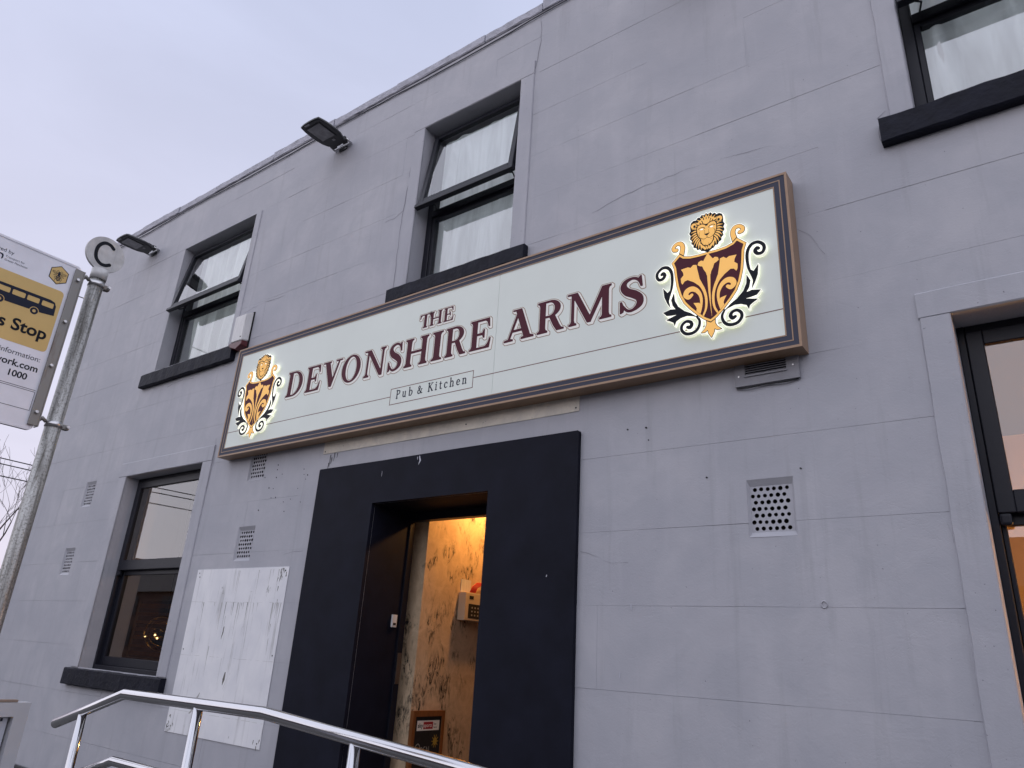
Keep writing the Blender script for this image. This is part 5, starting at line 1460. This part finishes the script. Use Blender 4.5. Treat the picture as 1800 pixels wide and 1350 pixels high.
# ================================================================== CURTAINS
def curtain(name, label, x0, x1, z0, z1, y, m, fold, nx=90, nz=40):
    v, f = [], []
    for j in range(nz + 1):
        for i in range(nx + 1):
            a, b_ = i / nx, j / nz
            dx, dy = fold(a, b_)
            v.append((x0 + (x1 - x0) * a + dx, y + dy, z0 + (z1 - z0) * b_))
    for j in range(nz):
        for i in range(nx):
            q = j * (nx + 1) + i; f.append((q, q + 1, q + nx + 2, q + nx + 1))
    o = obj(name, v, f, m, None, smooth=True)
    return tag(o, label, 'curtain', 'white curtains in the upper windows')
def fold_net(a, b_):
    return (0.02 * math.sin(5 * b_), .020 * math.sin(a * 58 + 2 * math.sin(b_ * 3)) + .014 * math.sin(a * 23 + 1.3 + b_) + .02 * math.sin(b_ * 9 + a * 7) * (1 - b_))
def fold_flat(a, b_):
    return (0, .008 * math.sin(a * 17 + b_) + .006 * math.sin(a * 41 + 2) + .010 * math.sin(b_ * 5 + a * 3))
def fold_sheet(a, b_):
    s = abs(math.sin(a * 12.5 + .5 * math.sin(b_ * 4)))
    return (0, -.085 * s ** 5 + .035 * math.sin(a * 5 - b_ * 6) + .02 * math.sin(b_ * 11 + a * 14) * (1 - b_))
curtain('curtain', 'white net curtain with soft folds in the upper left window', -8.20, -6.65, 4.5, 6.35, 0.258, M_net, fold_net)
curtain('curtain', 'plain white curtain behind the open upper window above the sign', -4.085, -2.95, 4.5, 6.35, 0.235, M_sheet, fold_flat)
curtain('curtain', 'crumpled white sheet hung in the upper right window', -0.16, 1.35, 4.5, 6.35, 0.320, M_sheet, fold_sheet)

# ================================================================== BEYOND THE BUILDING
tr = empty('bare_tree', (-32.4, 7.0, 0.0))
tag(tr, 'leafless tree beyond the left end of the pub behind the bus stop pole', 'tree')
tv, tf = [], []
def limb(p, d, L, r, lev, acc):
    n = 3
    pts = [p]; rr = [r]
    cur, dd = Vector(p), Vector(d)
    for k in range(n):
        dd = (dd + Vector((random.uniform(-.16, .16), random.uniform(-.16, .16), random.uniform(-.03, .12)))).normalized()
        cur = cur + dd * L / n
        pts.append(cur.copy()); rr.append(r * (1 - .45 * (k + 1) / n))
    seg = 7 if lev < 2 else 4
    base = len(acc[0])
    for q, (pp, r_) in enumerate(zip(pts, rr)):
        dx = (Vector(pts[min(q + 1, n)]) - Vector(pts[max(q - 1, 0)])).normalized()
        u = dx.cross(Vector((.3, 1, .1))).normalized(); w_ = u.cross(dx)
        for k in range(seg):
            a = 2 * math.pi * k / seg; acc[0].append(Vector(pp) + (u * math.cos(a) + w_ * math.sin(a)) * r_)
    for q in range(n):
        for k in range(seg):
            a, b_ = base + q * seg + k, base + q * seg + (k + 1) % seg
            acc[1].append((a, b_, b_ + seg, a + seg))
    if lev < 6:
        for k in range(3 if lev < 4 else 2):
            f_ = random.uniform(.5, 1.0)
            pp = Vector(pts[0]).lerp(Vector(pts[-1]), f_) if k else pts[-1]
            nd = (dd + Vector((random.uniform(-.8, .8), random.uniform(-.8, .8), random.uniform(-.15, .5)))).normalized()
            limb(pp, nd, L * random.uniform(.62, .84), max(.0065, rr[-1] * random.uniform(.62, .85)), lev + 1, ACC2)
ACC1, ACC2 = ([], []), ([], [])
limb(Vector((-32.4, 7.0, 0)), Vector((0.03, 0.0, 1)), 2.9, .20, 0, ACC1)
obj('trunk', ACC1[0], ACC1[1], M_bark, tr, smooth=True)
obj('branches', ACC2[0], ACC2[1], M_bark, tr)
for k, (za, zb_, lab) in enumerate(((4.66, 4.55, 'uppermost of three overhead wires left of the bus stop pole'), (4.535, 4.43, 'middle of three overhead wires left of the bus stop pole'), (4.29, 4.21, 'lowest of three overhead wires left of the bus stop pole'), (8.2, 8.42, 'high overhead wire seen between the bus stop flag and its pole'))):
    ya, yb_ = 0.2, 2.6
    pts = []
    for q in range(25):
        y = -30 + 80 * q / 24
        z = za + (zb_ - za) * (y - ya) / (yb_ - ya) * (.35 if k < 3 else .3) + .0006 * (y - 1.3) ** 2
        pts.append((-16.0 + .1 * k, y, z))
    o = tube('overhead_wire', pts, .011, M_wire, None, seg=5)
    tag(o, lab, 'wire', 'overhead wires')

# ================================================================== ACROSS THE STREET (met only in the window and steel reflections)
M_brick = mat('dark_brick', (0.10, 0.05, 0.04), 0.9, var=0.25, vscale=3)
M_tile = mat('slate_roof', (0.045, 0.045, 0.05), 0.8, var=0.2, vscale=4)
def house(x0):
    h_ = empty('terraced_house', (x0 + 5.0, -27.0, 0.0))
    tag(h_, 'dark brick terraced house across the street, reflected in the lower windows', 'house', 'houses across the street')
    bm = bmesh.new(); bm_box(bm, x0 + .02, x0 + 9.98, -31.0, -25.0, -0.12, 4.9); from_bm('wall', bm, M_brick, h_)
    rf = obj('roof', [(x0, -24.7, 4.8), (x0 + 10, -24.7, 4.8), (x0 + 10, -28, 6.9), (x0, -28, 6.9), (x0, -31.3, 4.8), (x0 + 10, -31.3, 4.8)], [(0, 1, 2, 3), (3, 2, 5, 4), (0, 3, 4), (1, 5, 2)], M_tile, h_)
    box('chimney', x0 + .4, x0 + 1.3, -28.4, -27.6, 6.3, 7.9, M_brick, rf, bev=.03)
    for wx in (x0 + 1.5, x0 + 6.6):
        for wz in (0.9, 3.1): 
            if wx < x0 + 3 or wz > 1 or True:
                wn = box('window', wx, wx + 1.5, -24.99, -24.93, wz, wz + 1.4, M_frame, h_, bev=.01)
    box('door', x0 + 4.3, x0 + 5.3, -24.99, -24.93, -0.1, 2.1, M_navy, h_, bev=.01)
    return h_
h0 = house(-75.0)
for k in range(1, 12): dup(h0, (10.0 * k, 0, 0))
